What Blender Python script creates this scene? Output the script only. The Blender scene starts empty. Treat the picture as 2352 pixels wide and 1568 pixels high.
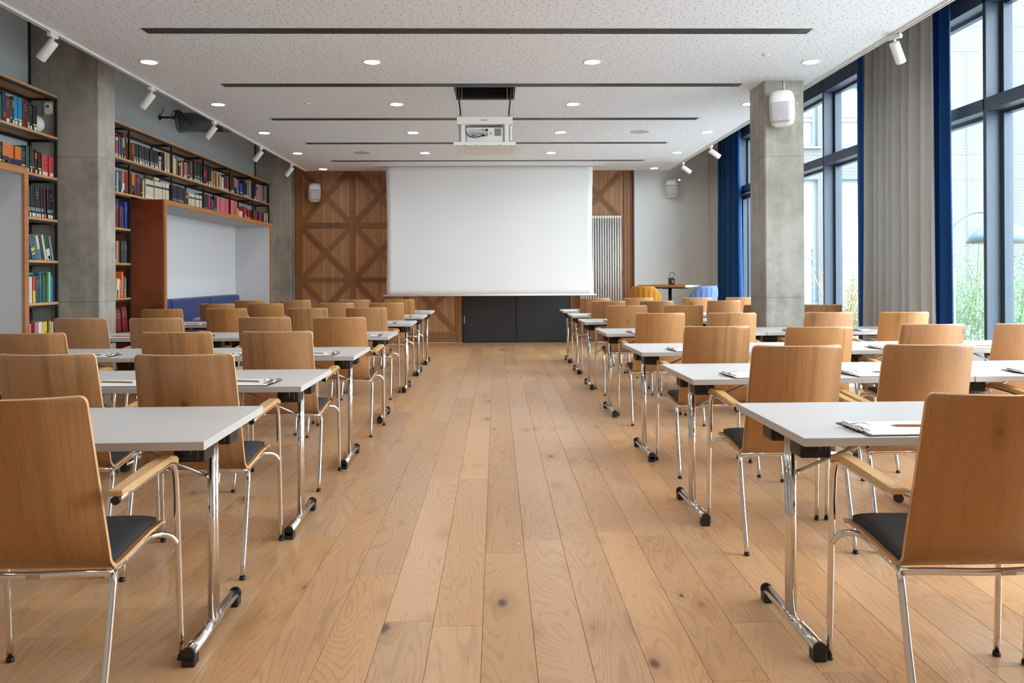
import bpy, bmesh, math, random
from mathutils import Vector, Matrix, noise as mnoise
random.seed(7)
S = bpy.context.scene
COL = S.collection
PI = math.pi

# ------------------------------------------------------------------ camera
cam_d = bpy.data.cameras.new('camera'); cam = bpy.data.objects.new('camera', cam_d); COL.objects.link(cam)
S.camera = cam
al = math.atan(37/1880.0); ro = math.radians(0.3)
ca, sa, cr, sr = math.cos(al), math.sin(al), math.cos(ro), math.sin(ro)
Fv = Vector((sa, ca, 0)); R0 = Vector((ca, -sa, 0)); U0 = Vector((0, 0, 1))
rv = R0*cr - U0*sr; uv = U0*cr + R0*sr
m3 = Matrix((rv, uv, -Fv)).transposed()
cam.matrix_world = Matrix.Translation((0, 0, 1.25)) @ m3.to_4x4()
cam_d.sensor_fit = 'HORIZONTAL'; cam_d.sensor_width = 36.0
cam_d.lens = 36.0*1880/2352
cam_d.shift_x = 0.0
cam_d.shift_y = -(784-631.8)/2352.0
cam_d.clip_start = 0.05; cam_d.clip_end = 300

# ------------------------------------------------------------------ world, light, exposure
W = bpy.data.worlds.new('overcast'); S.world = W; W.use_nodes = True
bg = W.node_tree.nodes['Background']; bg.inputs[0].default_value = (0.90, 0.955, 1.0, 1); bg.inputs[1].default_value = 14.5
S.view_settings.view_transform = 'Standard'; S.view_settings.look = 'None'
S.view_settings.exposure = 0.0; S.view_settings.gamma = 1.0; S.view_settings.use_curve_mapping = False
S.cycles.max_bounces = 10; S.cycles.diffuse_bounces = 6; S.cycles.glossy_bounces = 5
S.cycles.transparent_max_bounces = 16; S.cycles.sample_clamp_indirect = 6.0
S.cycles.caustics_reflective = False; S.cycles.caustics_refractive = False
S.cycles.use_denoising = True
def portal(x, y0, y1, z0, z1):
    l = bpy.data.lights.new('window_portal', 'AREA'); l.shape = 'RECTANGLE'; l.size = y1-y0; l.size_y = z1-z0
    l.cycles.is_portal = True
    o = bpy.data.objects.new('window_portal', l); COL.objects.link(o)
    o.location = (x, (y0+y1)/2, (z0+z1)/2); o.rotation_euler = Matrix(((0, 0, 1), (1, 0, 0), (0, 1, 0))).to_euler()
for a, b in ((1.4, 4.3), (4.3, 6.8), (6.8, 10.2), (10.2, 15.1)):
    portal(4.42, a, b, 0.0, 3.55)

# ------------------------------------------------------------------ materials
def nt(name):
    m = bpy.data.materials.new(name); m.use_nodes = True
    n = m.node_tree; b = n.nodes['Principled BSDF']
    return m, n, b
def plain(name, col, rough=0.5, metal=0.0, spec=0.5, bump=0.0, bscale=200, var=0.0, coat=0.0, sheen=0.0):
    m, n, b = nt(name)
    b.inputs['Base Color'].default_value = (*col, 1); b.inputs['Roughness'].default_value = rough
    b.inputs['Metallic'].default_value = metal; b.inputs['Specular IOR Level'].default_value = spec
    if coat: b.inputs['Coat Weight'].default_value = coat
    if sheen: b.inputs['Sheen Weight'].default_value = sheen
    if bump or var:
        tc = n.nodes.new('ShaderNodeTexCoord'); ns = n.nodes.new('ShaderNodeTexNoise')
        ns.inputs['Scale'].default_value = bscale; ns.inputs['Detail'].default_value = 3
        n.links.new(tc.outputs['Object'], ns.inputs['Vector'])
        if bump:
            bp = n.nodes.new('ShaderNodeBump'); bp.inputs['Strength'].default_value = bump; bp.inputs['Distance'].default_value = 0.002
            n.links.new(ns.outputs[0], bp.inputs['Height']); n.links.new(bp.outputs[0], b.inputs['Normal'])
        if var:
            mx = n.nodes.new('ShaderNodeMix'); mx.data_type = 'RGBA'
            mx.inputs[6].default_value = (*[c*(1-var) for c in col], 1); mx.inputs[7].default_value = (*[min(1, c*(1+var)) for c in col], 1)
            n.links.new(ns.outputs[0], mx.inputs[0]); n.links.new(mx.outputs[2], b.inputs['Base Color'])
    return m
class NG:
    def __init__(s, n): s.n = n
    def new(s, t, **kw):
        x = s.n.nodes.new(t)
        for k, v in kw.items(): setattr(x, k, v)
        return x
    def set(s, sock, v):
        if isinstance(v, bpy.types.NodeSocket): s.n.links.new(v, sock)
        else: sock.default_value = v
    def math(s, op, a, b=0.0, clamp=False):
        x = s.new('ShaderNodeMath', operation=op, use_clamp=clamp); s.set(x.inputs[0], a); s.set(x.inputs[1], b); return x.outputs[0]
    def vmath(s, op, a, b):
        x = s.new('ShaderNodeVectorMath', operation=op); s.set(x.inputs[0], a); s.set(x.inputs[1], b); return x.outputs[0]
    def noise(s, v, scale=1, detail=2, rough=0.5, dist=0.0):
        x = s.new('ShaderNodeTexNoise'); s.set(x.inputs['Vector'], v); x.inputs['Scale'].default_value = scale
        x.inputs['Detail'].default_value = detail; x.inputs['Roughness'].default_value = rough; x.inputs['Distortion'].default_value = dist
        return x.outputs[0]
    def mix(s, f, a, b, mode='MIX'):
        x = s.new('ShaderNodeMix', data_type='RGBA', blend_type=mode); s.set(x.inputs[0], f)
        s.set(x.inputs[6], (*a, 1) if isinstance(a, tuple) else a); s.set(x.inputs[7], (*b, 1) if isinstance(b, tuple) else b); return x.outputs[2]
    def maprange(s, v, a, b, c=0.0, d=1.0):
        x = s.new('ShaderNodeMapRange', interpolation_type='SMOOTHSTEP'); s.set(x.inputs[0], v)
        for i, k in enumerate((a, b, c, d)): x.inputs[i+1].default_value = k
        return x.outputs[0]
def wood(name, light, dark, axis='Y', ring=0.35, rings=46, across=9.0, along=0.9, fine=160, knots=0.0, rough=0.42, var=0.16, stripe=0.0, ndet=2.5, sharp=False, blotch=0.9, fib=0.9, flat=None):
    m, n, b = nt(name); g = NG(n)
    tc = g.new('ShaderNodeTexCoord').outputs['Object']; oi = g.new('ShaderNodeObjectInfo').outputs['Random']
    off = g.new('ShaderNodeCombineXYZ'); g.set(off.inputs[0], g.math('MULTIPLY', oi, 17.3)); g.set(off.inputs[1], g.math('MULTIPLY', oi, 91.7)); g.set(off.inputs[2], g.math('MULTIPLY', oi, 43.1))
    if flat: tc = g.vmath('MULTIPLY', tc, flat)
    p = g.vmath('ADD', tc, off.outputs[0])
    i = 'XYZ'.index(axis)
    sc = [across]*3; sc[i] = along
    fs = [fine]*3; fs[i] = fine/28
    pm = g.vmath('MULTIPLY', p, tuple(sc)); pf = g.vmath('MULTIPLY', p, tuple(fs))
    base = g.noise(pm, 1.0, ndet, 0.42, 0.6)
    rg = g.math('SINE', g.math('MULTIPLY', base, rings)); rg = g.maprange(rg, 0.25, 1.0) if sharp else g.maprange(rg, -0.2, 1.0)
    fn = g.noise(pf, 1.0, 3, 0.6)
    blot = g.noise(pm, 0.45, 1, 0.5)
    fac = g.math('ADD', g.math('MULTIPLY', rg, ring), g.math('MULTIPLY', g.math('SUBTRACT', fn, 0.5), fib))
    fac = g.math('ADD', fac, g.math('MULTIPLY', g.math('SUBTRACT', blot, 0.45), blotch), clamp=True)
    col = g.mix(fac, light, dark)
    if stripe:
        ss = [22.0]*3; ss[i] = 0.15
        st = g.noise(g.vmath('MULTIPLY', p, tuple(ss)), 1.0, 1, 0.5)
        col = g.mix(g.math('MULTIPLY', g.maprange(st, 0.55, 0.72), stripe), col, tuple(c*0.45 for c in dark))
    if knots:
        ks = [6.0]*3; ks[i] = 2.8
        vo = g.new('ShaderNodeTexVoronoi'); vo.inputs['Scale'].default_value = 1.0
        wq = g.vmath('MULTIPLY', p, tuple(ks))
        g.set(vo.inputs['Vector'], wq)
        sep = g.new('ShaderNodeSeparateColor'); g.set(sep.inputs[0], vo.outputs['Color'])
        rad = g.math('MULTIPLY', g.math('SUBTRACT', sep.outputs[0], 0.40, clamp=True), 0.20)
        kd = g.math('ADD', g.math('DIVIDE', vo.outputs['Distance'], g.math('ADD', rad, 0.004)), g.math('MULTIPLY', g.math('SUBTRACT', fn, 0.5), 1.6))
        kf = g.maprange(kd, 1.4, 0.45); kf2 = g.maprange(kd, 5.0, 0.8)
        col = g.mix(g.math('MULTIPLY', kf2, 0.4*knots), col, dark)
        col = g.mix(g.math('MULTIPLY', kf, knots), col, tuple(c*0.22 for c in dark))
    hs = g.new('ShaderNodeHueSaturation'); g.set(hs.inputs['Color'], col)
    g.set(hs.inputs['Value'], g.math('ADD', 1.0-var, g.math('MULTIPLY', oi, 2*var)))
    r2 = g.math('FRACT', g.math('MULTIPLY', oi, 7.77)); g.set(hs.inputs['Saturation'], g.math('ADD', 0.94, g.math('MULTIPLY', r2, 0.14)))
    g.set(b.inputs['Base Color'], hs.outputs[0])
    g.set(b.inputs['Roughness'], g.math('ADD', rough, g.math('MULTIPLY', g.math('SUBTRACT', fn, 0.5), 0.25)))
    bp = g.new('ShaderNodeBump'); bp.inputs['Strength'].default_value = 0.12; bp.inputs['Distance'].default_value = 0.001
    g.set(bp.inputs['Height'], fn); g.set(b.inputs['Normal'], bp.outputs[0])
    return m
def concrete(name, light, dark, pores=0.35):
    m, n, b = nt(name); g = NG(n)
    tc = g.new('ShaderNodeTexCoord').outputs['Object']
    n1 = g.noise(tc, 1.3, 5, 0.6, 0.3); n2 = g.noise(tc, 9, 4, 0.6); n3 = g.noise(g.vmath('MULTIPLY', tc, (14.0, 14.0, 1.2)), 1, 3, 0.5)
    f = g.math('ADD', g.math('MULTIPLY', n1, 0.6), g.math('ADD', g.math('MULTIPLY', n2, 0.25), g.math('MULTIPLY', n3, 0.2)))
    col = g.mix(g.maprange(f, 0.35, 0.7), dark, light)
    vo = g.new('ShaderNodeTexVoronoi'); vo.inputs['Scale'].default_value = 26; g.set(vo.inputs['Vector'], tc)
    sep = g.new('ShaderNodeSeparateColor'); g.set(sep.inputs[0], vo.outputs['Color'])
    rad = g.math('MULTIPLY', g.math('SUBTRACT', sep.outputs[0], 0.72, clamp=True), 0.55)
    pf = g.math('MULTIPLY', g.math('LESS_THAN', vo.outputs['Distance'], rad), g.maprange(n1, 0.42, 0.6))
    col = g.mix(g.math('MULTIPLY', pf, pores), col, tuple(c*0.25 for c in dark))
    # formwork joints at fixed heights
    sp = g.new('ShaderNodeSeparateXYZ'); g.set(sp.inputs[0], tc)
    zz = g.math('ADD', sp.outputs[2], g.math('MULTIPLY', g.math('SUBTRACT', n2, 0.5), 0.012))
    for zj in (1.02, 3.42, 2.38):
        jl = g.math('LESS_THAN', g.math('ABSOLUTE', g.math('SUBTRACT', zz, zj)), 0.006)
        col = g.mix(g.math('MULTIPLY', jl, 0.35), col, tuple(c*0.5 for c in dark))
    g.set(b.inputs['Base Color'], col); b.inputs['Roughness'].default_value = 0.75; b.inputs['Specular IOR Level'].default_value = 0.25
    bp = g.new('ShaderNodeBump'); bp.inputs['Strength'].default_value = 0.25; bp.inputs['Distance'].default_value = 0.004
    g.set(bp.inputs['Height'], g.math('SUBTRACT', n2, pf)); g.set(b.inputs['Normal'], bp.outputs[0])
    return m
def perforated(name, col, hole, x0=None, x1=None, y1=None):
    m, n, b = nt(name); g = NG(n)
    tc = g.new('ShaderNodeTexCoord').outputs['Object']
    flat = g.vmath('MULTIPLY', tc, (1.0, 1.0, 0.0))
    hf = 0.0
    for sc, thr, mul in ((17.0, 0.04, 0.108), (26.0, 0.35, 0.095)):
        vo = g.new('ShaderNodeTexVoronoi', voronoi_dimensions='2D'); vo.inputs['Scale'].default_value = sc; vo.inputs['Randomness'].default_value = 0.85; g.set(vo.inputs['Vector'], flat)
        sep = g.new('ShaderNodeSeparateColor'); g.set(sep.inputs[0], vo.outputs['Color'])
        rad = g.math('MULTIPLY', g.math('ADD', g.math('MULTIPLY', g.math('GREATER_THAN', sep.outputs[0], thr), 0.6), g.math('MULTIPLY', g.math('MULTIPLY', sep.outputs[1], 0.4), g.math('GREATER_THAN', sep.outputs[0], thr))), mul)
        h = g.math('LESS_THAN', vo.outputs['Distance'], rad)
        hf = h if hf == 0.0 else g.math('MAXIMUM', hf, h)
    if x0 is not None:
        sp = g.new('ShaderNodeSeparateXYZ'); g.set(sp.inputs[0], tc)
        mk = g.math('MULTIPLY', g.math('GREATER_THAN', sp.outputs[0], x0), g.math('LESS_THAN', sp.outputs[0], x1))
        mk = g.math('MULTIPLY', mk, g.math('LESS_THAN', sp.outputs[1], y1))
        hf = g.math('MULTIPLY', hf, mk)
    g.set(b.inputs['Base Color'], g.mix(hf, col, hole)); b.inputs['Roughness'].default_value = 0.85; b.inputs['Specular IOR Level'].default_value = 0.2
    return m
def glass(name, tint=(0.93, 0.97, 0.98)):
    m = bpy.data.materials.new(name); m.use_nodes = True; n = m.node_tree; n.nodes.clear(); g = NG(n)
    o = g.new('ShaderNodeOutputMaterial'); t = g.new('ShaderNodeBsdfTransparent'); t.inputs[0].default_value = (*tint, 1)
    gl = g.new('ShaderNodeBsdfGlossy'); gl.inputs['Roughness'].default_value = 0.02
    ge = g.new('ShaderNodeNewGeometry'); dt = g.new('ShaderNodeVectorMath', operation='DOT_PRODUCT'); g.set(dt.inputs[0], ge.outputs['Incoming']); g.set(dt.inputs[1], ge.outputs['Normal'])
    fr = g.math('ADD', 0.03, g.math('MULTIPLY', 0.6, g.math('POWER', g.math('SUBTRACT', 1.0, g.math('ABSOLUTE', dt.outputs['Value'])), 5.0)), clamp=True)   # Schlick, same on both faces
    mx = g.new('ShaderNodeMixShader'); g.set(mx.inputs[0], fr); g.set(mx.inputs[1], t.outputs[0]); g.set(mx.inputs[2], gl.outputs[0]); g.set(o.inputs[0], mx.outputs[0])
    return m
def emit(name, col, st):
    m, n, b = nt(name); b.inputs['Base Color'].default_value = (*col, 1); b.inputs['Emission Color'].default_value = (*col, 1); b.inputs['Emission Strength'].default_value = st
    return m
def srgb(r, g, b):
    f = lambda c: (c/255/12.92) if c <= 10 else ((c/255+0.055)/1.055)**2.4
    return (f(r), f(g), f(b))
M = {}
M['plank'] = wood('oak_plank', srgb(221, 176, 131), srgb(154, 104, 68), 'Y', ring=0.23, rings=230, across=4.4, along=0.5, fine=320, knots=0.9, rough=0.33, var=0.09, ndet=1.6, sharp=True)
M['veneer'] = wood('oak_veneer', srgb(180, 132, 86), srgb(116, 76, 44), 'Z', ring=0.12, rings=70, across=16, along=0.5, fine=420, knots=0.75, rough=0.4, var=0.05, stripe=0.30, blotch=0.45, fib=1.3, flat=(1.0, 0.0, 1.0))
M['ply_edge'] = wood('plywood_edge', srgb(222, 178, 132), srgb(176, 128, 84), 'Z', ring=0.2, fine=300, rough=0.45, var=0.03)
M['arm_wood'] = wood('beech_arm', srgb(214, 172, 118), srgb(170, 124, 74), 'Y', ring=0.2, fine=260, rough=0.4, var=0.04)
M['wall_wood'] = wood('walnut_board', srgb(190, 142, 100), srgb(132, 90, 58), 'Z', ring=0.25, rings=40, across=20, along=0.3, fine=260, rough=0.45, var=0.15, stripe=0.25)
M['brace_wood'] = wood('walnut_brace', srgb(158, 108, 70), srgb(106, 68, 42), 'X', ring=0.25, across=18, along=0.6, fine=200, rough=0.42, var=0.08)
M['stile_wood'] = wood('walnut_stile', srgb(158, 108, 70), srgb(106, 68, 42), 'Z', ring=0.25, across=18, along=0.6, fine=200, rough=0.42, var=0.08)
M['shelf_wood'] = wood('oak_shelf', srgb(208, 152, 100), srgb(150, 98, 56), 'Y', ring=0.25, fine=220, rough=0.45, var=0.06)
M['niche_wood'] = wood('oak_frame', srgb(170, 114, 70), srgb(116, 72, 40), 'Y', ring=0.2, fine=220, rough=0.45, var=0.05)
M['bar_wood'] = wood('bar_top', srgb(176, 122, 76), srgb(110, 70, 40), 'X', ring=0.3, fine=200, rough=0.35, var=0.02)
M['chrome'] = plain('chrome', (0.78, 0.76, 0.74), 0.09, 1.0)
M['steel'] = plain('satin_steel', (0.5, 0.5, 0.5), 0.3, 1.0)
M['galv'] = plain('galvanised_steel', (0.30, 0.32, 0.33), 0.38, 1.0, bump=0.1, bscale=14, var=0.12)
M['black_plastic'] = plain('black_plastic', (0.012, 0.012, 0.013), 0.42, bump=0.15, bscale=900)
M['black_steel'] = plain('black_steel', (0.014, 0.014, 0.015), 0.45)
M['pad'] = plain('black_fabric', (0.016, 0.017, 0.021), 0.75, bump=0.5, bscale=1400, var=0.2, sheen=0.08)
M['table_top'] = plain('white_laminate', (0.645, 0.645, 0.65), 0.38, bump=0.05, bscale=700)
M['table_edge'] = plain('grey_edge_band', (0.56, 0.54, 0.53), 0.45)
M['paper'] = plain('paper', (0.86, 0.86, 0.86), 0.8)
M['pencil'] = plain('pencil_wood', srgb(170, 122, 78), 0.5)
M['graphite'] = plain('graphite', (0.05, 0.04, 0.04), 0.5)
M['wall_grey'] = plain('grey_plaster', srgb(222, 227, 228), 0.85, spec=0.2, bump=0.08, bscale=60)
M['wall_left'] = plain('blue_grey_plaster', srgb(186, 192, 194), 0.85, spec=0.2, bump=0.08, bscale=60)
M['white_paint'] = plain('white_paint', (0.78, 0.78, 0.77), 0.7, spec=0.3)
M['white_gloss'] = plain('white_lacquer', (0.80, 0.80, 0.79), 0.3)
M['white_fabric'] = plain('white_felt', (0.57, 0.575, 0.59), 0.95, spec=0.1, bump=0.4, bscale=420, var=0.04)
M['ceiling'] = perforated('perforated_plasterboard', (0.835, 0.89, 0.96), (0.22, 0.22, 0.22), -3.24, 3.0, 14.2)
M['ceil_tile'] = perforated('perforated_tile', (0.88, 0.90, 0.93), (0.25, 0.25, 0.25))
M['conc_dark'] = concrete('board_concrete', srgb(182, 177, 166), srgb(136, 130, 119))
M['conc'] = concrete('pale_concrete', srgb(180, 177, 168), srgb(138, 133, 123), 0.6)
M['frame_slate'] = plain('slate_metal', (0.045, 0.07, 0.108), 0.45, 0.0, var=0.03, bscale=3)
M['glass'] = glass('window_glass')
M['cur_grey'] = plain('grey_curtain_cloth', srgb(203, 203, 201), 0.9, spec=0.15, bump=0.3, bscale=900, var=0.05, sheen=0.1)
M['cur_blue'] = plain('navy_curtain_cloth', srgb(6, 66, 118), 0.72, spec=0.25, bump=0.3, bscale=900, var=0.1, sheen=0.15)
M['sofa'] = plain('royal_blue_cloth', srgb(12, 36, 96), 0.85, bump=0.3, bscale=700, var=0.12, sheen=0.2)
M['screen'] = plain('screen_cloth', (0.765, 0.775, 0.785), 0.9, spec=0.1)
M['door_black'] = plain('anthracite_door', (0.022, 0.024, 0.028), 0.42)
M['void'] = plain('dark_void', (0.006, 0.006, 0.006), 0.8)
M['slat'] = plain('diffuser_slat', (0.20, 0.20, 0.17), 0.35, 0.8)
M['lamp'] = emit('downlight_lens', (1.0, 0.975, 0.94), 100.0)
M['grille'] = plain('speaker_grille', (0.50, 0.50, 0.54), 0.6, bump=0.6, bscale=700)
M['slab'] = plain('rough_slab', (0.16, 0.155, 0.15), 0.9)
M['mustard'] = plain('mustard_cloth', srgb(172, 116, 26), 0.85, bump=0.2, bscale=600, sheen=0.2)
M['sky_cloth'] = plain('pale_blue_cloth', srgb(84, 110, 154), 0.85, bump=0.2, bscale=600, sheen=0.2)
M['pot'] = plain('copper_pot', (0.10, 0.05, 0.035), 0.35, 0.7)
M['succulent'] = plain('succulent_leaf', srgb(150, 196, 166), 0.55)
M['leaf'] = plain('bamboo_leaf', srgb(112, 152, 106), 0.6, var=0.3, bscale=5)
M['leaf_dry'] = plain('dry_grass_leaf', srgb(158, 140, 98), 0.7, var=0.2, bscale=5)
M['stem'] = plain('bamboo_stem', srgb(112, 124, 86), 0.6)
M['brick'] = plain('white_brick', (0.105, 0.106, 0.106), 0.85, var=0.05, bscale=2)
M['paving'] = plain('pale_paving', (0.40, 0.40, 0.39), 0.85, var=0.05, bscale=1)
M['ext_frame'] = plain('grey_window_frame', srgb(96, 106, 116), 0.5)
M['ext_glass'] = plain('facade_glass', srgb(120, 134, 150), 0.08, spec=0.9)
M['blind'] = plain('window_blind', srgb(176, 184, 196), 0.7)
M['radiator'] = plain('radiator_enamel', (0.84, 0.84, 0.81), 0.35)
M['globe'] = plain('opal_globe', (0.74, 0.76, 0.78), 0.4)
M['ice_post'] = plain('pale_post', srgb(170, 200, 206), 0.5)
M['lamp_dome'] = plain('slate_dome', srgb(70, 90, 116), 0.5)
M['lamp_gold'] = plain('gold_lining', srgb(190, 150, 70), 0.4, 0.5)
M['gold'] = plain('gold_print', (0.55, 0.42, 0.18), 0.4)
M['sticker'] = plain('tan_sticker', (0.50, 0.40, 0.28), 0.5)
def copper_mat():
    m, n, b = nt('oxidised_copper'); g = NG(n)
    tc = g.new('ShaderNodeTexCoord').outputs['Object']
    a = g.noise(g.vmath('MULTIPLY', tc, (2.2, 2.2, 1.3)), 1.0, 4, 0.55, 0.8); c = g.noise(tc, 0.9, 2, 0.5)
    col = g.mix(g.maprange(a, 0.38, 0.62), srgb(98, 54, 34), srgb(148, 80, 50)); col = g.mix(g.maprange(c, 0.5, 0.68), col, srgb(150, 54, 30))
    g.set(b.inputs['Base Color'], col); b.inputs['Metallic'].default_value = 0.45
    g.set(b.inputs['Roughness'], g.math('ADD', 0.32, g.math('MULTIPLY', a, 0.3)))
    return m
M['copper'] = copper_mat()

def translucent(m, col, fac):
    n = m.node_tree; g = NG(n); b = n.nodes['Principled BSDF']; o = n.nodes['Material Output']
    t = g.new('ShaderNodeBsdfTranslucent'); t.inputs[0].default_value = (*col, 1); mx = g.new('ShaderNodeMixShader'); mx.inputs[0].default_value = fac
    g.set(mx.inputs[1], b.outputs[0]); g.set(mx.inputs[2], t.outputs[0]); g.set(o.inputs[0], mx.outputs[0])
translucent(M['cur_grey'], srgb(170, 167, 158), 0.16); translucent(M['cur_blue'], srgb(10, 92, 170), 0.20)
# ------------------------------------------------------------------ mesh helpers
class MB:
    def __init__(s): s.bm = bmesh.new(); s.mi = 0
    def _tag(s, fs):
        for f in fs: f.material_index = s.mi
    def box(s, x0, y0, z0, x1, y1, z1, bev=0.0, seg=1, rot=None, piv=None):
        c = Vector(((x0+x1)/2, (y0+y1)/2, (z0+z1)/2))
        r = bmesh.ops.create_cube(s.bm, size=1.0)
        vs = r['verts']
        bmesh.ops.scale(s.bm, vec=(abs(x1-x0), abs(y1-y0), abs(z1-z0)), verts=vs)
        fs = set(f for v in vs for f in v.link_faces)
        if bev:
            es = list(set(e for v in vs for e in v.link_edges))
            rr = bmesh.ops.bevel(s.bm, geom=es, offset=bev, segments=seg, affect='EDGES', profile=0.5)
            vs = list(set(v for f in rr['faces'] for v in f.verts)); 
            allv = set(vs)
            for f in list(fs):
                if f.is_valid: allv.update(f.verts)
            vs = list(allv)
        if rot is not None:
            bmesh.ops.transform(s.bm, matrix=rot, verts=vs) if piv is None else bmesh.ops.transform(s.bm, matrix=Matrix.Translation(Vector(piv)-c) @ rot @ Matrix.Translation(c-Vector(piv)), verts=vs)
        bmesh.ops.translate(s.bm, vec=c, verts=vs)
        s._tag(set(f for v in vs for f in v.link_faces))
        return s
    def tube(s, pts, r, seg=10, cap=True, smooth_path=0):
        P = [Vector(p) for p in pts]
        for _ in range(smooth_path):
            Q = [P[0]]
            for a, b in zip(P[:-1], P[1:]): Q += [a*0.75+b*0.25, a*0.25+b*0.75]
            P = Q + [P[-1]]
        rs = r if isinstance(r, (list, tuple)) else [r]*len(P)
        rings = []; prev = None
        for i, p in enumerate(P):
            t = (P[min(i+1, len(P)-1)] - P[max(i-1, 0)]).normalized()
            if prev is None:
                n = t.orthogonal().normalized()
            else:
                n = (prev - t*prev.dot(t)).normalized()
            prev = n; bt = t.cross(n)
            rings.append([s.bm.verts.new(p + (n*math.cos(2*PI*k/seg) + bt*math.sin(2*PI*k/seg))*rs[i]) for k in range(seg)])
        fs = []
        for A, B in zip(rings[:-1], rings[1:]):
            for k in range(seg): fs.append(s.bm.faces.new((A[k], A[(k+1) % seg], B[(k+1) % seg], B[k])))
        for f in fs: f.smooth = True
        if cap: fs.append(s.bm.faces.new(rings[0][::-1])); fs.append(s.bm.faces.new(rings[-1]))
        s._tag(fs); return s
    def lathe(s, prof, c=(0, 0, 0), seg=24, smooth=True, rot=None, cap=True):
        rings = []
        for (r, z) in prof:
            rings.append([s.bm.verts.new((max(r, 1e-5)*math.cos(2*PI*k/seg), max(r, 1e-5)*math.sin(2*PI*k/seg), z)) for k in range(seg)])
        fs = []
        for A, B in zip(rings[:-1], rings[1:]):
            for k in range(seg):
                f = s.bm.faces.new((A[k], A[(k+1) % seg], B[(k+1) % seg], B[k])); f.smooth = smooth; fs.append(f)
        if cap: fs.append(s.bm.faces.new(rings[0][::-1])); fs.append(s.bm.faces.new(rings[-1]))
        vs = [v for R in rings for v in R]
        if rot is not None: bmesh.ops.transform(s.bm, matrix=rot, verts=vs)
        bmesh.ops.translate(s.bm, vec=c, verts=vs); s._tag(fs); return s
    def prism(s, poly, axis, a, b):
        """poly: 2D points in the plane perpendicular to axis"""
        def mk(p, t):
            return {'X': (t, p[0], p[1]), 'Y': (p[0], t, p[1]), 'Z': (p[0], p[1], t)}[axis]
        A = [s.bm.verts.new(mk(p, a)) for p in poly]; B = [s.bm.verts.new(mk(p, b)) for p in poly]
        n = len(poly); fs = [s.bm.faces.new((A[i], A[(i+1) % n], B[(i+1) % n], B[i])) for i in range(n)]
        fs.append(s.bm.faces.new(A[::-1])); fs.append(s.bm.faces.new(B)); s._tag(fs); return s
    def sphere(s, c, r, sc=(1, 1, 1), u=16, v=10):
        rr = bmesh.ops.create_uvsphere(s.bm, u_segments=u, v_segments=v, radius=r)
        bmesh.ops.scale(s.bm, vec=sc, verts=rr['verts']); bmesh.ops.translate(s.bm, vec=c, verts=rr['verts'])
        fs = set(f for x in rr['verts'] for f in x.link_faces)
        for f in fs: f.smooth = True
        s._tag(fs); return s
    def mesh(s, name, mats):
        bmesh.ops.recalc_face_normals(s.bm, faces=s.bm.faces)
        me = bpy.data.meshes.new(name); s.bm.to_mesh(me); s.bm.free()
        for m in (mats if isinstance(mats, (list, tuple)) else [mats]): me.materials.append(M[m] if isinstance(m, str) else m)
        return me
    def build(s, name, mats, parent=None, loc=None):
        return obj(name, s.mesh(name, mats), parent, loc)
def obj(name, me, parent=None, loc=None):
    o = bpy.data.objects.new(name, me); COL.objects.link(o)
    if parent is not None: o.parent = parent
    if loc is not None: o.location = loc
    return o
def tag(o, label, cat, group=None):
    o['label'] = label; o['category'] = cat
    if group: o['group'] = group
    return o
def thing(name, label, cat, loc=(0, 0, 0), rz=0.0, group=None):
    o = bpy.data.objects.new(name, None); o.empty_display_size = 0.1; COL.objects.link(o)
    o.location = loc; o.rotation_euler = (0, 0, rz)
    return tag(o, label, cat, group)
def struct(name, loc=(0, 0, 0)):
    o = bpy.data.objects.new(name, None); o.empty_display_size = 0.1; COL.objects.link(o); o.location = loc; o['kind'] = 'structure'; return o
def sobj(name, mb, mats):
    o = mb.build(name, mats); o['kind'] = 'structure'; return o
KIDS = {}
def copy_tree(o, parent=None):
    c = o.copy(); COL.objects.link(c)
    if parent is not None: c.parent = parent
    for ch in list(o.children): copy_tree(ch, c)
    return c
ORD = ['first', 'second', 'third', 'fourth', 'fifth', 'sixth', 'seventh', 'eighth', 'ninth', 'tenth', 'eleventh', 'twelfth', 'thirteenth', 'fourteenth', 'fifteenth', 'sixteenth', 'seventeenth', 'eighteenth', 'nineteenth', 'twentieth', 'twenty-first', 'twenty-second', 'twenty-third', 'twenty-fourth', 'twenty-fifth', 'twenty-sixth', 'twenty-seventh', 'twenty-eighth', 'twenty-ninth', 'thirtieth']
# ================================================================== SETTING
XL, XR, YB, YF, ZC, ZS = -4.37, 4.30, 15.30, -1.5, 3.11, 3.92
XN = -3.72      # face of the niches and wall piers
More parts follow.
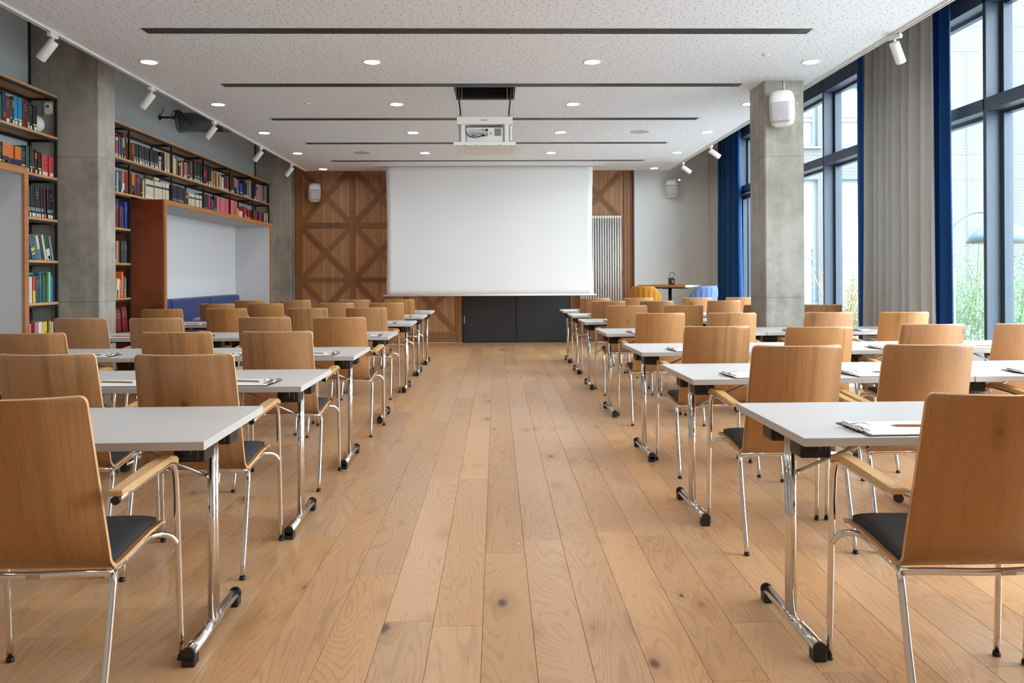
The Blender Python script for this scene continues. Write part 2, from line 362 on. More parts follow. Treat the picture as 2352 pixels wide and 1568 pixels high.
# ---- floor: oak planks
floor = struct('floor')
MB().box(XL-0.2, YF, -0.06, XR+0.1, YB+0.1, -0.021).build('subfloor', 'void', floor)
PW = 0.178
planks = []
x = -0.054 - 25*PW
rp = random.Random(11)
while x < XR+0.05:
    y = -1.5 + rp.uniform(0, 1.6) - 1.6
    while y < YB:
        L = rp.choice((1.4, 1.7, 1.9, 2.1, 2.2))
        a, b = max(y, YF), min(y+L, YB)
        if b-a > 0.05 and x+PW > XL-0.1:
            planks.append((a, b, x))
        y += L
    x += PW
def plank_bm(mb, x0, x1, a, b, cx=0, cy=0):
    g, h, t = 0.0006, 0.0010, -0.020
    bm = mb.bm
    lo = [bm.verts.new(p) for p in ((x0+g-cx, a+g-cy, t), (x1-g-cx, a+g-cy, t), (x1-g-cx, b-g-cy, t), (x0+g-cx, b-g-cy, t))]
    md = [bm.verts.new((v.co.x, v.co.y, -h)) for v in lo]
    s = g+0.0008
    tp = [bm.verts.new(p) for p in ((x0+s-cx, a+s-cy, 0), (x1-s-cx, a+s-cy, 0), (x1-s-cx, b-s-cy, 0), (x0+s-cx, b-s-cy, 0))]
    bm.faces.new(tp)
    for A, B in ((lo, md), (md, tp)):
        for k in range(4): bm.faces.new((A[k], A[(k+1) % 4], B[(k+1) % 4], B[k]))
def pl_key(p):
    a, b, x = p
    xm, ym = x+PW/2, (a+b)/2
    hid = 0.0
    if b < 2.3: hid += 40                      # behind the camera or under its feet
    if abs(xm) > 0.66*max(b, 0.1): hid += 30   # outside the view
    return hid + ym + 0.35*abs(xm)
planks.sort(key=pl_key)
for a, b, x in planks[:290]:
    cx_, cy_ = x+PW/2, (a+b)/2
    mb = MB(); plank_bm(mb, x, x+PW, a, b, cx_, cy_); mb.build('plank', 'plank', floor, (cx_, cy_, 0))
mb = MB()
for a, b, x in planks[290:]: plank_bm(mb, x, x+PW, a, b)
r = mb.build('plank_remainder', 'plank', floor); r['kind'] = 'stuff'
# small chrome floor socket lid and a white dot on the boards
# ---- perforated suspended ceiling, with a hole for the projector lift
HX0, HX1, HY0, HY1 = -0.41, 0.205, 8.09, 8.685
CX0, CX1, CY1 = -3.375, 3.125, 14.55
mb = MB()
for (a, b, c, d) in ((CX0, YF, HX0, CY1), (HX1, YF, CX1, CY1), (HX0, YF, HX1, HY0), (HX0, HY1, HX1, CY1)):
    mb.box(a, b, ZC, c, d, ZC+0.05)
sobj('ceiling', mb, 'ceiling')
sobj('ceiling', MB().box(XL-0.3, YF-0.2, ZS, XR+0.5, YB+0.4, ZS+0.25), 'slab')
# ---- walls
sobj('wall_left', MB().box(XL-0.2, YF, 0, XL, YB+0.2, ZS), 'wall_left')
sobj('wall_front', MB().box(XL-0.2, YF-0.2, 0, XR+0.3, YF, ZS), 'white_paint')
wb = struct('wall_back')
MB().box(XL, YB, 0, XR+0.3, YB+0.2, ZS).build('masonry', 'wall_grey', wb)
MB().box(2.575, YB-0.17, 0, XR+0.12, YB, ZS).build('plaster_panel', 'wall_grey', wb)
# walnut panelling: vertical boards, stiles, rails and crossed braces
P = [(-3.591, -2.711), (-2.607, -1.727), (-1.623, -0.743), (1.479, 2.397)]
STI = [(-3.71, -3.591), (-2.711, -2.607), (-1.727, -1.623), (-0.743, -0.64), (1.387, 1.479), (2.397, 2.565)]
RAIL = [(0.02, 0.205), (1.138, 1.222), (2.144, 2.244), (3.2, 3.3)]
yb = YB
for p0, p1 in P:
    n = 10; w = (p1-p0)/n; rj = random.Random(int(p0*100))
    cuts = [p0]
    for i in range(n-1): cuts.append(p0+w*(i+1)+rj.uniform(-0.02, 0.02))
    cuts.append(p1)
    for c0, c1 in zip(cuts[:-1], cuts[1:]):
        t = 0.018+rj.uniform(0, 0.006)
        MB().box(-(c1-c0)/2+0.0007, -t, 0.0, (c1-c0)/2-0.0007, 0, ZS-0.02, bev=0.0012).build('board', 'wall_wood', wb, ((c0+c1)/2, yb, 0.01))
def grooved(mb, L, w, t):      # three strips along X, centre one proud
    mb.box(-L/2, -t, -w/2, L/2, 0, w/2)
    for k in (-1, 0, 1):
        hw = w/6-0.005
        mb.box(-L/2, -t-(0.014 if k == 0 else 0.007), k*w/3-hw, L/2, -t, k*w/3+hw)
for s0, s1 in STI:
    mb = MB(); w = s1-s0
    mb.box(-w/2, -0.045, 0, w/2, 0, ZS-0.02)
    for k in (-1, 0, 1): mb.box(k*w/3-w/6+0.004, -0.045-(0.012 if k == 0 else 0.005), 0, k*w/3+w/6-0.004, -0.045, ZS-0.02)
    mb.build('stile', 'stile_wood', wb, ((s0+s1)/2, yb, 0.01))
for p0, p1 in P:
    for z0, z1 in RAIL:
        mb = MB(); grooved(mb, p1-p0, z1-z0, 0.038); mb.build('rail', 'brace_wood', wb, ((p0+p1)/2, yb, (z0+z1)/2))
    for z0, z1 in ((0.205, 1.138), (1.222, 2.144), (2.244, 3.2)):
        xm, zm = (p0+p1)/2, (z0+z1)/2; ang = math.atan2(z1-z0, p1-p0); L = math.hypot(p1-p0, z1-z0)
        mb = MB(); grooved(mb, L-0.02, 0.105, 0.030)
        o = mb.build('brace', 'brace_wood', wb, (xm, yb, zm)); o.rotation_euler = (0, -ang, 0)
        for sg in (-1, 1):
            mb = MB(); grooved(mb, L/2-0.06, 0.105, 0.028)
            q = (L/4+0.018)
            o = mb.build('brace', 'brace_wood', wb, (xm+sg*q*math.cos(ang), yb, zm-sg*q*math.sin(ang))); o.rotation_euler = (0, ang, 0)
# double door under the screen, filled panel above it
MB().box(-0.64, YB-0.03, 2.12, 1.387, YB, ZS-0.01).build('transom_panel', 'wall_wood', wb)
d = struct('door_1', (0.375, YB, 0))
MB().box(-1.0, -0.05, 0, 1.0, 0, 2.12, bev=0.002).build('door_frame', 'door_black', d)
for sg in (-1, 1):
    MB().box(-0.49, -0.025, 0.005, 0.49, 0, 2.07, bev=0.003).build('door_leaf', 'door_black', d, (sg*0.494, -0.05, 0.01))
MB().box(-0.012, -0.012, -0.07, 0.012, 0, 0.07, bev=0.004).build('door_handle', 'steel', d, (-0.965, -0.075, 0.43))
# ---- concrete piers on the left wall and the free column on the right
def pier(x0, x1, y0, y1, mat):
    mb = MB(); mb.box(x0, y0, 0, x1, y1, ZS, bev=0.012)
    return sobj('column', mb, mat)
pier(XL-0.01, XN, 7.765, 8.095, 'conc_dark')
pier(XL-0.01, XN, 14.95, YB-0.001, 'conc_dark')
pier(2.593, 2.976, 7.83, 8.29, 'conc')
for yy in (7.75, 14.935): sobj('trim_1', MB().box(XL, yy, 0, XL+0.02, yy+0.02, ZS), 'black_steel')
# ---- window wall on the right
XI, XG = 4.13, 4.30
MULL = [1.75, 3.45, 5.13, 6.83, 8.53, 10.23, 12.0, 13.77]
sobj('wall_right', MB().box(XI, 13.80, 0, XR+0.3, YB, ZS), 'wall_grey')
ZT0, ZT1, ZH = 2.615, 2.722, 3.53
prev = 1.4
sobj('wall_right', MB().box(XI, YF-0.2, 0, XR+0.3, 1.4, ZS), 'white_paint')
for i, ym in enumerate(MULL):
    w = struct('window_%d' % (i+1), (0, 0, 0))
    a, b = prev, ym
    MB().box(XI, ym-0.022, 0, XG+0.06, ym+0.022, ZH, bev=0.003).build('mullion', 'frame_slate', w)
    MB().box(XI, a, ZT0, XG+0.06, b-0.022, ZT1, bev=0.003).build('transom', 'frame_slate', w)
    MB().box(XI, a, ZH, XG+0.06, b+0.022, ZS).build('head', 'frame_slate', w)
    MB().box(XI+0.03, a, 0.0, XG+0.06, b-0.022, 0.05, bev=0.003).build('sill', 'frame_slate', w)
    for z0, z1 in ((0.05, ZT0), (ZT1, ZH)):
        fr = MB(); t = 0.045
        y0, y1 = a+0.024, b-0.024
        for bx in ((y0, z0, y0+t, z1), (y1-t, z0, y1, z1)): fr.box(XG-0.045, bx[0], bx[1], XG+0.03, bx[2], bx[3])
        for bx in ((y0+t, z0, y1-t, z0+0.03), (y0+t, z1-0.03, y1-t, z1)): fr.box(XG-0.03, bx[0], bx[1], XG+0.03, bx[2], bx[3])
        f = fr.build('sash', 'frame_slate', w)
        MB().box(XG-0.004, y0+t-0.005, z0+0.025, XG+0.004, y1-t+0.005, z1-0.025).build('pane', 'glass', f)
    if i in (4, 6):      # chain actuators on the opening lights
        MB().box(XI-0.05, b-1.1, ZH+0.035, XI, b-0.06, ZH+0.085, bev=0.01).build('actuator', 'steel', w)
        mb = MB(); mb.box(XI-0.05, b-0.62, ZH-0.02, XI-0.01, b-0.54, ZH+0.10, bev=0.008); mb.tube([(XI-0.03, b-0.58, ZH-0.0), (XI-0.06, b-0.58, ZH-0.05)], 0.012); mb.build('actuator_bracket', 'black_steel', w)
    if i == 7:           # terrace door leaf in the far bay
        mb = MB()
        for bx in ((a+0.03, 0.05, a+0.13, 2.6), (b-0.13, 0.05, b-0.03, 2.6)): mb.box(XI+0.02, bx[0], bx[1], XI+0.09, bx[2], bx[3])
        mb.box(XI+0.02, a+0.13, 2.5, XI+0.09, b-0.13, 2.6); mb.build('door_leaf_frame', 'frame_slate', w)
        mb = MB(); mb.tube([(XI+0.0, b-0.35, 2.56), (XI-0.06, b-0.35, 2.56), (XI-0.06, b-0.75, 2.56), (XI, b-0.75, 2.56)], 0.012); mb.build('door_closer', 'steel', w)
    prev = ym

# ================================================================== OUTSIDE
sobj('ground', MB().box(XR+0.06, -20, -0.4, 60, 60, -0.05), 'paving')
YFAC = 20.0
b = thing('building', 'white brick building across the courtyard with grey framed windows', 'building', (11.0, YFAC, 0))
wins = [(-4.3, -3.06), (-2.55, -1.3), (2.9, 4.1), (5.4, 6.6)]
zr = [(0.15, 3.57), (4.37, 5.86), (7.6, 9.2)]
xs = [-7.5] + [v for w in wins for v in w] + [16.0]
# brick courses: pieces of wall between the openings
for k in range(0, len(xs), 2):
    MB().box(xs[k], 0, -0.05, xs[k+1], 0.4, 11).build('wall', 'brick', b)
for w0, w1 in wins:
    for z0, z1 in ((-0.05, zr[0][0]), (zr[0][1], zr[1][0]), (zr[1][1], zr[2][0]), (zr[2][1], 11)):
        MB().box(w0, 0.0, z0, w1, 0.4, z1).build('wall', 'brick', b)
    for z0, z1 in zr:
        f = MB(); t = 0.1
        for q in ((w0, z0, w0+t, z1), (w1-t, z0, w1, z1), (w0+t, z0, w1-t, z0+t), (w0+t, z1-t, w1-t, z1), (w0+t, z0+(z1-z0)*0.42, w1-t, z0+(z1-z0)*0.42+0.08)): f.box(q[0], 0.1, q[1], q[2], 0.2, q[3])
        fo = f.build('window', 'ext_frame', b)
        MB().box(w0+t, 0.15, z0+t, w1-t, 0.17, z1-t).build('pane', 'ext_glass', fo)
        MB().box(w0+t, 0.11, z0+(z1-z0)*0.5, w1-t, 0.13, z1-t).build('blind', 'blind', fo)
        MB().box(w0-0.08, -0.08, z0-0.05, w1+0.08, 0.1, z0).build('sill', 'ext_frame', fo)
for z in (3.577, 4.191, 6.73, 7.332):
    MB().box(-7.5, -0.012, z-0.008, 16, 0.0, z+0.008).build('string_course', 'ext_frame', b)
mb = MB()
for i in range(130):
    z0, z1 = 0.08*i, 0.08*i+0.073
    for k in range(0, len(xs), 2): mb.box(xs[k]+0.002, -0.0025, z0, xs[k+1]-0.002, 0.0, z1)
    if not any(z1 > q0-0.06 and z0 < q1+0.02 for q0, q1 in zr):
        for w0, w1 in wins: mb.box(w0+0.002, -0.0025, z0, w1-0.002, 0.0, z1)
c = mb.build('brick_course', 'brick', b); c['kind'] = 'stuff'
for x_ in (0.65, 1.75):
    MB().tube([(x_, -0.05, 0), (x_, -0.05, 6.7)], 0.011, 8).build('downpipe', 'ext_frame', b)
def shrub(loc, h, n, spread, mat, label, seed, dens=1.0):
    rs = random.Random(seed)
    t = thing('shrub', label, 'shrub', loc, 0, 'bamboo planting outside the windows')
    st = MB()
    lm = bmesh.new()
    for k in range(n):
        bx, by = rs.gauss(0, spread*0.45), rs.gauss(0, spread*0.45)
        tx, ty = bx+rs.gauss(0, spread*0.5), by+rs.gauss(0, spread*0.5); hh = h*rs.uniform(0.55, 1.0)
        pts = [(bx, by, 0), ((bx*2+tx)/3, (by*2+ty)/3, hh*0.5), (tx, ty, hh)]
        st.tube(pts, 0.008, 4, smooth_path=1)
        for q in range(int(150*dens)):
            u = rs.uniform(0.15, 1.0); px_ = bx+(tx-bx)*u*u; py_ = by+(ty-by)*u*u
            c = Vector((px_+rs.gauss(0, 0.13), py_+rs.gauss(0, 0.13), hh*u+rs.gauss(0, 0.06)))
            d_ = Vector((rs.gauss(0, 1), rs.gauss(0, 1), rs.uniform(-1.2, 0.5))).normalized(); l = rs.uniform(0.05, 0.10); s_ = d_.orthogonal().normalized()*l*0.11
            nn = d_.cross(s_).normalized()*l*0.1
            vs = [lm.verts.new(c), lm.verts.new(c+d_*l*0.45+s_+nn), lm.verts.new(c+d_*l), lm.verts.new(c+d_*l*0.45-s_+nn)]
            lm.faces.new(vs)
    st.build('stem', 'stem', t)
    me = bpy.data.meshes.new('foliage'); lm.to_mesh(me); lm.free(); me.materials.append(M[mat])
    f = obj('foliage', me, t); f['kind'] = 'stuff'
shrub((7.0, 11.6, -0.05), 2.0, 22, 0.7, 'leaf', 'green bamboo clump behind the slate mullion, beneath the arched lamp', 3)
shrub((7.9, 12.1, -0.05), 1.55, 16, 0.6, 'leaf', 'green bamboo clump at the edge of the terrace, right of the mullion', 4)
shrub((6.55, 12.2, -0.05), 1.35, 14, 0.6, 'leaf', 'low green bamboo beside the pale blue terrace post', 5)
shrub((6.6, 15.0, -0.05), 1.6, 18, 0.6, 'leaf_dry', 'straw coloured grasses seen between the mullion and the blue curtain', 6)
shrub((7.35, 15.4, -0.05), 1.0, 12, 0.5, 'leaf', 'short green shrub behind the straw coloured grasses', 8)
wl = thing('planter', 'low white planter wall in front of the bamboo on the terrace', 'planter', (7.0, 10.9, -0.05))
MB().box(-1.6, 0, 0, 2.6, 0.2, 0.36, bev=0.01).build('planter_wall', 'brick', wl)
pt = thing('terrace_post', 'pale blue post standing in the bamboo on the terrace', 'post', (6.26, 11.1, -0.05))
MB().box(-0.028, -0.028, 0, 0.028, 0.028, 1.36, bev=0.005).build('shaft', 'ice_post', pt)
MB().box(-0.06, -0.06, 0, 0.06, 0.06, 0.02).build('base_plate', 'steel', pt)
al_ = thing('arc_lamp', 'arched outdoor floor lamp with a slate dome shade lined in gold', 'lamp', (6.0, 11.0, -0.05))
MB().lathe([(0.26, 0), (0.26, 0.05), (0.05, 0.06)]).build('base', 'lamp_dome', al_)
pts = [(0, 0, 0.06), (0, 0, 1.3)]
for k in range(1, 17):
    a = PI*k/16*0.97; pts.append((0.42-0.42*math.cos(a), 0, 1.3+0.86*math.sin(a)**0.9 if k < 16 else 1.98))
MB().tube([(0, 0, 0.06), (0, 0, 1.2), (0.03, 0, 1.5), (0.12, 0, 1.8), (0.28, 0, 2.02), (0.5, 0, 2.13), (0.68, 0, 2.12), (0.82, 0, 2.04), (0.86, 0, 1.97)], 0.018, 8, smooth_path=2).build('arm', 'lamp_dome', al_)
sh = MB().lathe([(0.02, 1.99), (0.14, 1.97), (0.27, 1.90), (0.36, 1.81), (0.42, 1.70), (0.415, 1.70), (0.35, 1.805), (0.26, 1.89), (0.1, 1.955)], (0.86, 0, 0), 32).build('shade', 'lamp_dome', al_)
MB().lathe([(0.05, 1.93), (0.25, 1.875), (0.34, 1.79), (0.412, 1.702), (0.40, 1.702), (0.33, 1.77), (0.2, 1.86)], (0.86, 0, 0), 32).build('shade_lining', 'lamp_gold', sh)

# ================================================================== CURTAINS
def curtain(name, label, y0, y1, x, amp, nf, mat, z0=0.03, z1=3.76, flare=0.0, seed=1, group=None, shift_top=0.0):
    rs = random.Random(seed); bm = bmesh.new()
    nu, nv = max(24, int(nf*14)), 22
    ph = [rs.uniform(0.75, 1.25) for _ in range(nu+1)]
    acc = 0; phs = []
    for i in range(nu+1): phs.append(acc); acc += ph[i]
    phs = [p/phs[-1]*nf*2*PI for p in phs]
    am = [0.8+0.75*mnoise.noise(Vector((i*0.10, seed*3.1, 0))) for i in range(nu+1)]
    grid = []
    for j in range(nv+1):
        v = j/nv; z = z0+(z1-z0)*v; row = []
        k = 1.0+flare*(1-v)**2
        for i in range(nu+1):
            u = i/nu
            w = mnoise.noise(Vector((u*5, v*1.5, seed)))
            yy = (y0+y1)/2 + (u-0.5)*(y1-y0)*k + 0.012*w + shift_top*v
            sn = math.sin(phs[i]+0.25*w*(1-v))
            xx = x + amp*am[i]*(0.75+0.35*(1-v))*(abs(sn)**0.75*(1 if sn > 0 else -1)) + 0.02*w*(1-v)
            row.append(bm.verts.new((xx, yy, z)))
        grid.append(row)
    for j in range(nv):
        for i in range(nu):
            f = bm.faces.new((grid[j][i], grid[j][i+1], grid[j+1][i+1], grid[j+1][i])); f.smooth = True
    me = bpy.data.meshes.new(name); bm.to_mesh(me); bm.free(); me.materials.append(M[mat])
    t = thing(name, label, 'curtain', (0, 0, 0), 0, group)
    o = obj('cloth', me, t); md = o.modifiers.new('thickness', 'SOLIDIFY'); md.thickness = 0.004; md.offset = 0
    hk = MB()
    for i in range(int(nf)+1): hk.box(x-0.012, y0+(y1-y0)*i/max(1, int(nf))-0.004, z1-0.005, x+0.012, y0+(y1-y0)*i/max(1, int(nf))+0.004, z1+0.028)
    h = hk.build('hook', 'white_gloss', t); h['kind'] = 'stuff'
    return t
curtain('curtain', 'grey floor-length curtain between two navy ones beside the slate mullion', 7.30, 8.52, 3.93, 0.085, 8, 'cur_grey', flare=0.06, seed=2)
curtain('curtain', 'navy curtain hanging at the right side of the wide grey curtain', 7.17, 7.48, 4.02, 0.045, 2.5, 'cur_blue', flare=0.10, seed=3)
curtain('curtain', 'narrow navy curtain at the far side of the wide grey curtain, next to the column', 8.64, 8.96, 4.00, 0.035, 2, 'cur_blue', seed=4)
curtain('curtain', 'navy curtain hanging at the far end of the window wall', 13.4, 14.48, 3.99, 0.075, 5, 'cur_blue', seed=5, flare=0.05)
curtain('curtain', 'grey curtain in the far corner between plaster wall and navy curtain', 14.56, 15.06, 3.99, 0.06, 3, 'cur_grey', seed=6)
rl = thing('curtain_rail', 'slim white curtain rail above the navy and grey curtains', 'rail', (3.97, 0, 3.79))
MB().box(-0.02, 5.0, 0, 0.02, 15.1, 0.02).build('track', 'white_gloss', rl)
mb = MB()
for yy in (5.5, 7.5, 9.5, 11.5, 13.5, 15.0): mb.box(0.0, yy-0.01, 0.02, 0.17, yy+0.01, 0.035)
q = mb.build('bracket', 'white_gloss', rl); q['kind'] = 'stuff'
# ================================================================== TABLES
TL, TD, TH = 1.40, 0.70, 0.74
def make_table(label):
    t = thing('folding_table', label, 'table', group='white seminar tables in rows')
    mb = MB(); mb.box(0, 0, TH-0.027, TL, TD, TH, bev=0.0012)
    for f in mb.bm.faces:
        f.normal_update()
        f.material_index = 0 if abs(f.normal.z) > 0.9 else 1
    mb.build('tabletop', ['table_top', 'table_edge'], t)
    MB().box(0.12, TD/2-0.02, TH-0.062, TL-0.12, TD/2+0.02, TH-0.0275).build('rail', 'black_steel', t)
    for side in (0, 1):
        sx = 0.085 if side == 0 else TL-0.085; dr = 1 if side == 0 else -1
        mb = MB()
        for dy in (-0.0165, 0.0165): mb.tube([(sx, TD/2+dy, 0.05), (sx, TD/2+dy, TH-0.03)], 0.0145, 14)
        mb.sphere((sx+0.012*dr, TD/2-0.030, 0.555), 0.008, u=10, v=6)
        lg = mb.build('leg', 'chrome', t)
        MB().tube([(sx, 0.10, 0.041), (sx, TD-0.10, 0.041)], 0.0205, 18).build('foot_bar', 'chrome', lg)
        for yy, e0 in ((0.10, 0.09), (TD-0.10, TD-0.10)):
            mb = MB(); mb.tube([(sx, e0, 0.041), (sx, e0+0.010, 0.041)], 0.0225, 16)
            y0 = 0.09 if yy < TD/2 else TD-0.135
            mb.box(sx-0.0215, y0, 0, sx+0.0215, y0+0.045, 0.036, bev=0.003)
            mb.build('foot_cap', 'black_plastic', lg)
        for yy in (0.16, TD-0.26):
            mb = MB(); x0, x1 = (sx-0.02, sx+0.095) if side == 0 else (sx-0.095, sx+0.02)
            if dr > 0: x0, x1 = sx-0.035, sx+0.07
            else: x0, x1 = sx-0.07, sx+0.035
            mb.box(x0, yy, TH-0.100, x1, yy+0.10, TH-0.027, bev=0.008, seg=2)
            mb.box(x0+0.012, yy-0.004, TH-0.090, x1-0.02, yy, TH-0.035, bev=0.002)
            mb.lathe([(0.02, 0), (0.02, 0.005), (0.012, 0.006)], ((x0+x1)/2-0.006, yy-0.004, TH-0.062), 14, rot=Matrix.Rotation(PI/2, 4, 'X'))
            mb.build('hinge_box', 'black_plastic', t)
        mb = MB(); mb.tube([(sx+0.012*dr, TD/2-0.02, 0.555), (sx+0.2*dr, TD/2-0.04, 0.64), (sx+0.36*dr, TD/2-0.05, TH-0.03)], 0.006, 8)
        mb.build('strut', 'steel', t)
    return t
def side_word(sd): return 'left' if sd < 0 else 'right'
ROWW = ['nearest', 'second', 'third', 'fourth', 'fifth', 'sixth', 'farthest']
YL = [2.55, 3.815, 5.22, 6.86, 8.67, 10.10, 11.38]
YR = [2.52, 3.945, 5.34, 7.05, 8.77, 10.16, 11.46]
RL = [0.022, 0.004, 0.006, 0.0, 0.0, 0.0, 0.0]
RR = [0.008, 0.026, 0.030, 0.024, 0.012, 0.01, 0.01]
proto = None; TABLES = {}
for sd, ys, rs_ in ((-1, YL, RL), (1, YR, RR)):
    for i, y in enumerate(ys):
        for k in range(1 if i == 0 else 2):
            lab = 'white seminar table %s the aisle in the %s row %s of the aisle' % ('beside' if k == 0 else 'away from', ROWW[i], side_word(sd))
            t = make_table(lab) if proto is None else copy_tree(proto)
            if proto is None: proto = t
            t['label'] = lab
            x = (0.953 + k*(TL+0.006)) if sd > 0 else (-0.905-TL-k*(TL+0.006))
            yy = y; r_ = rs_[i]
            if sd > 0: yy = y + math.sin(r_)*k*TL
            else: yy = y - math.sin(r_)*TL*(1+k)
            t.location = (x, yy, 0); t.rotation_euler = (0, 0, r_)
            TABLES[(sd, i, k)] = t

# ================================================================== CHAIRS
def shell_profile():
    """(y, z) mid line from the seat front to the top of the back, with arc length"""
    pts = [(0.288, 0.430), (0.272, 0.443), (0.235, 0.450), (0.15, 0.4475), (0.06, 0.438), (-0.02, 0.428), (-0.065, 0.422)]
    for k in range(1, 8):
        a = -PI/2 - k*(PI/2+0.17-0.12)/8
        pts.append((-0.066+0.045*math.cos(a), 0.466+0.045*math.sin(a)))
    pts += [(-0.113, 0.475)]
    for k in range(1, 13): pts.append((-0.113-0.105*k/12-0.0*k, 0.475+0.455*k/12))
    return pts
def shell_grid(part):
    pts = shell_profile(); n = len(pts); sp = 11
    T = [Vector((0, pts[min(i+1, n-1)][0]-pts[max(i-1, 0)][0], pts[min(i+1, n-1)][1]-pts[max(i-1, 0)][1])).normalized() for i in range(n)]
    i0, i1 = (0, sp) if part == 'seat' else (sp, n-1)
    nt_ = 14; th = 0.011
    bm = bmesh.new(); F, B = [], []
    idx = list(range(i0, i1+1))
    if part == 'backrest':   # extra rows near the top for the rounded corners
        idx = [float(i) for i in idx[:-1]] + [n-1-0.55, n-1-0.35, n-1-0.2, n-1-0.1, n-1-0.03, float(n-1)]
        idx = sorted(set(idx))
    else:
        idx = [0.0, 0.25, 0.6]+[float(i) for i in idx[1:]]
    for fi in idx:
        i = min(int(fi), n-2); fr = fi-i
        y = pts[i][0]*(1-fr)+pts[i+1][0]*fr; z = pts[i][1]*(1-fr)+pts[i+1][1]*fr
        t = (T[i]*(1-fr)+T[i+1]*fr).normalized(); nrm = Vector((0, -t.z, t.y))
        zb = max(0.0, min(1.0, (z-0.42)/0.5)) if y < -0.06 else 0.0
        hw = 0.218 - 0.013*zb
        if part == 'seat': hw = 0.222 if y > -0.06 else 0.219
        if part == 'backrest':
            dtop = 0.93-z; rc = 0.02
            if dtop < rc: hw = hw-rc+math.sqrt(max(0, rc*rc-(rc-dtop)**2))
        else:
            df = 0.288-y; rc = 0.03
            if z < 0.46 and y > 0 and df < rc: hw = hw-rc+math.sqrt(max(0, rc*rc-(rc-df)**2))
        curve = 0.066*min(1.0, max(0.0, (z-0.43)/0.14)) if y < -0.05 else 0.0
        rf, rb = [], []
        for k in range(nt_+1):
            u = -1+2*k/nt_
            xx = hw*u
            yy = y - curve*(1-u*u); zz = z - (0.006*(1-u*u) if part == 'seat' and y > -0.05 else 0)
            rf.append(bm.verts.new((xx, yy+nrm.y*th/2, zz+nrm.z*th/2))); rb.append(bm.verts.new((xx, yy-nrm.y*th/2, zz-nrm.z*th/2)))
        F.append(rf); B.append(rb)
    for a in range(len(F)-1):
        for k in range(nt_):
            for q in ((F[a][k], F[a][k+1], F[a+1][k+1], F[a+1][k]), (B[a][k], B[a+1][k], B[a+1][k+1], B[a][k+1])):
                f = bm.faces.new(q); f.smooth = True
        for k in (0, nt_):
            f = bm.faces.new((F[a][k], F[a+1][k], B[a+1][k], B[a][k])); f.material_index = 1
    for a in (0, len(F)-1):
        for k in range(nt_):
            f = bm.faces.new((F[a][k], B[a][k], B[a][k+1], F[a][k+1])); f.material_index = 1
    bmesh.ops.recalc_face_normals(bm, faces=bm.faces)
    for e in bm.edges:
        if len(e.link_faces) == 2 and e.link_faces[0].material_index != e.link_faces[1].material_index: e.smooth = False
    me = bpy.data.meshes.new(part); bm.to_mesh(me); bm.free()
    me.materials.append(M['veneer']); me.materials.append(M['ply_edge']); return me
def pad_mesh():
    pts = [(0.273, 0.455), (0.232, 0.463), (0.15, 0.4605), (0.06, 0.451), (-0.02, 0.441), (-0.062, 0.437), (-0.088, 0.448), (-0.098, 0.462)]
    bm = bmesh.new(); nt_ = 14; rows = []
    for j, (y, z) in enumerate(pts):
        row = []
        for k in range(nt_+1):
            u = -1+2*k/nt_; e = 1-abs(u)**6
            hw = 0.205 - (0.02 if j == 0 else 0)
            cv = 0.066*(1-u*u)*max(0, min(1, (z-0.43)/0.14)) if y < -0.05 else 0
            row.append((hw*u, y-cv, z, e))
        rows.append(row)
    top = [[bm.verts.new((p[0], p[1]+(0.006 if j == 0 else 0), p[2]+0.016*(0.35+0.65*p[3])*(0.45 if j == 0 else 1) + (0.002 if 0 < j < 6 else -0.004) - 0.006*(1-(p[0]/0.205)**2))) for p in r] for j, r in enumerate(rows)]
    bot = [[bm.verts.new((p[0], p[1], p[2]-0.010)) for p in r] for r in rows]
    for a in range(len(rows)-1):
        for k in range(nt_):
            bm.faces.new((top[a][k], top[a][k+1], top[a+1][k+1], top[a+1][k])); bm.faces.new((bot[a][k], bot[a+1][k], bot[a+1][k+1], bot[a][k+1]))
        for k in (0, nt_): bm.faces.new((top[a][k], top[a+1][k], bot[a+1][k], bot[a][k]))
    for a in (0, len(rows)-1):
        for k in range(nt_): bm.faces.new((top[a][k], bot[a][k], bot[a][k+1], top[a][k+1]))
    for f in bm.faces: f.smooth = True
    bmesh.ops.recalc_face_normals(bm, faces=bm.faces)
    me = bpy.data.meshes.new('seat_pad'); bm.to_mesh(me); bm.free(); me.materials.append(M['pad']); return me
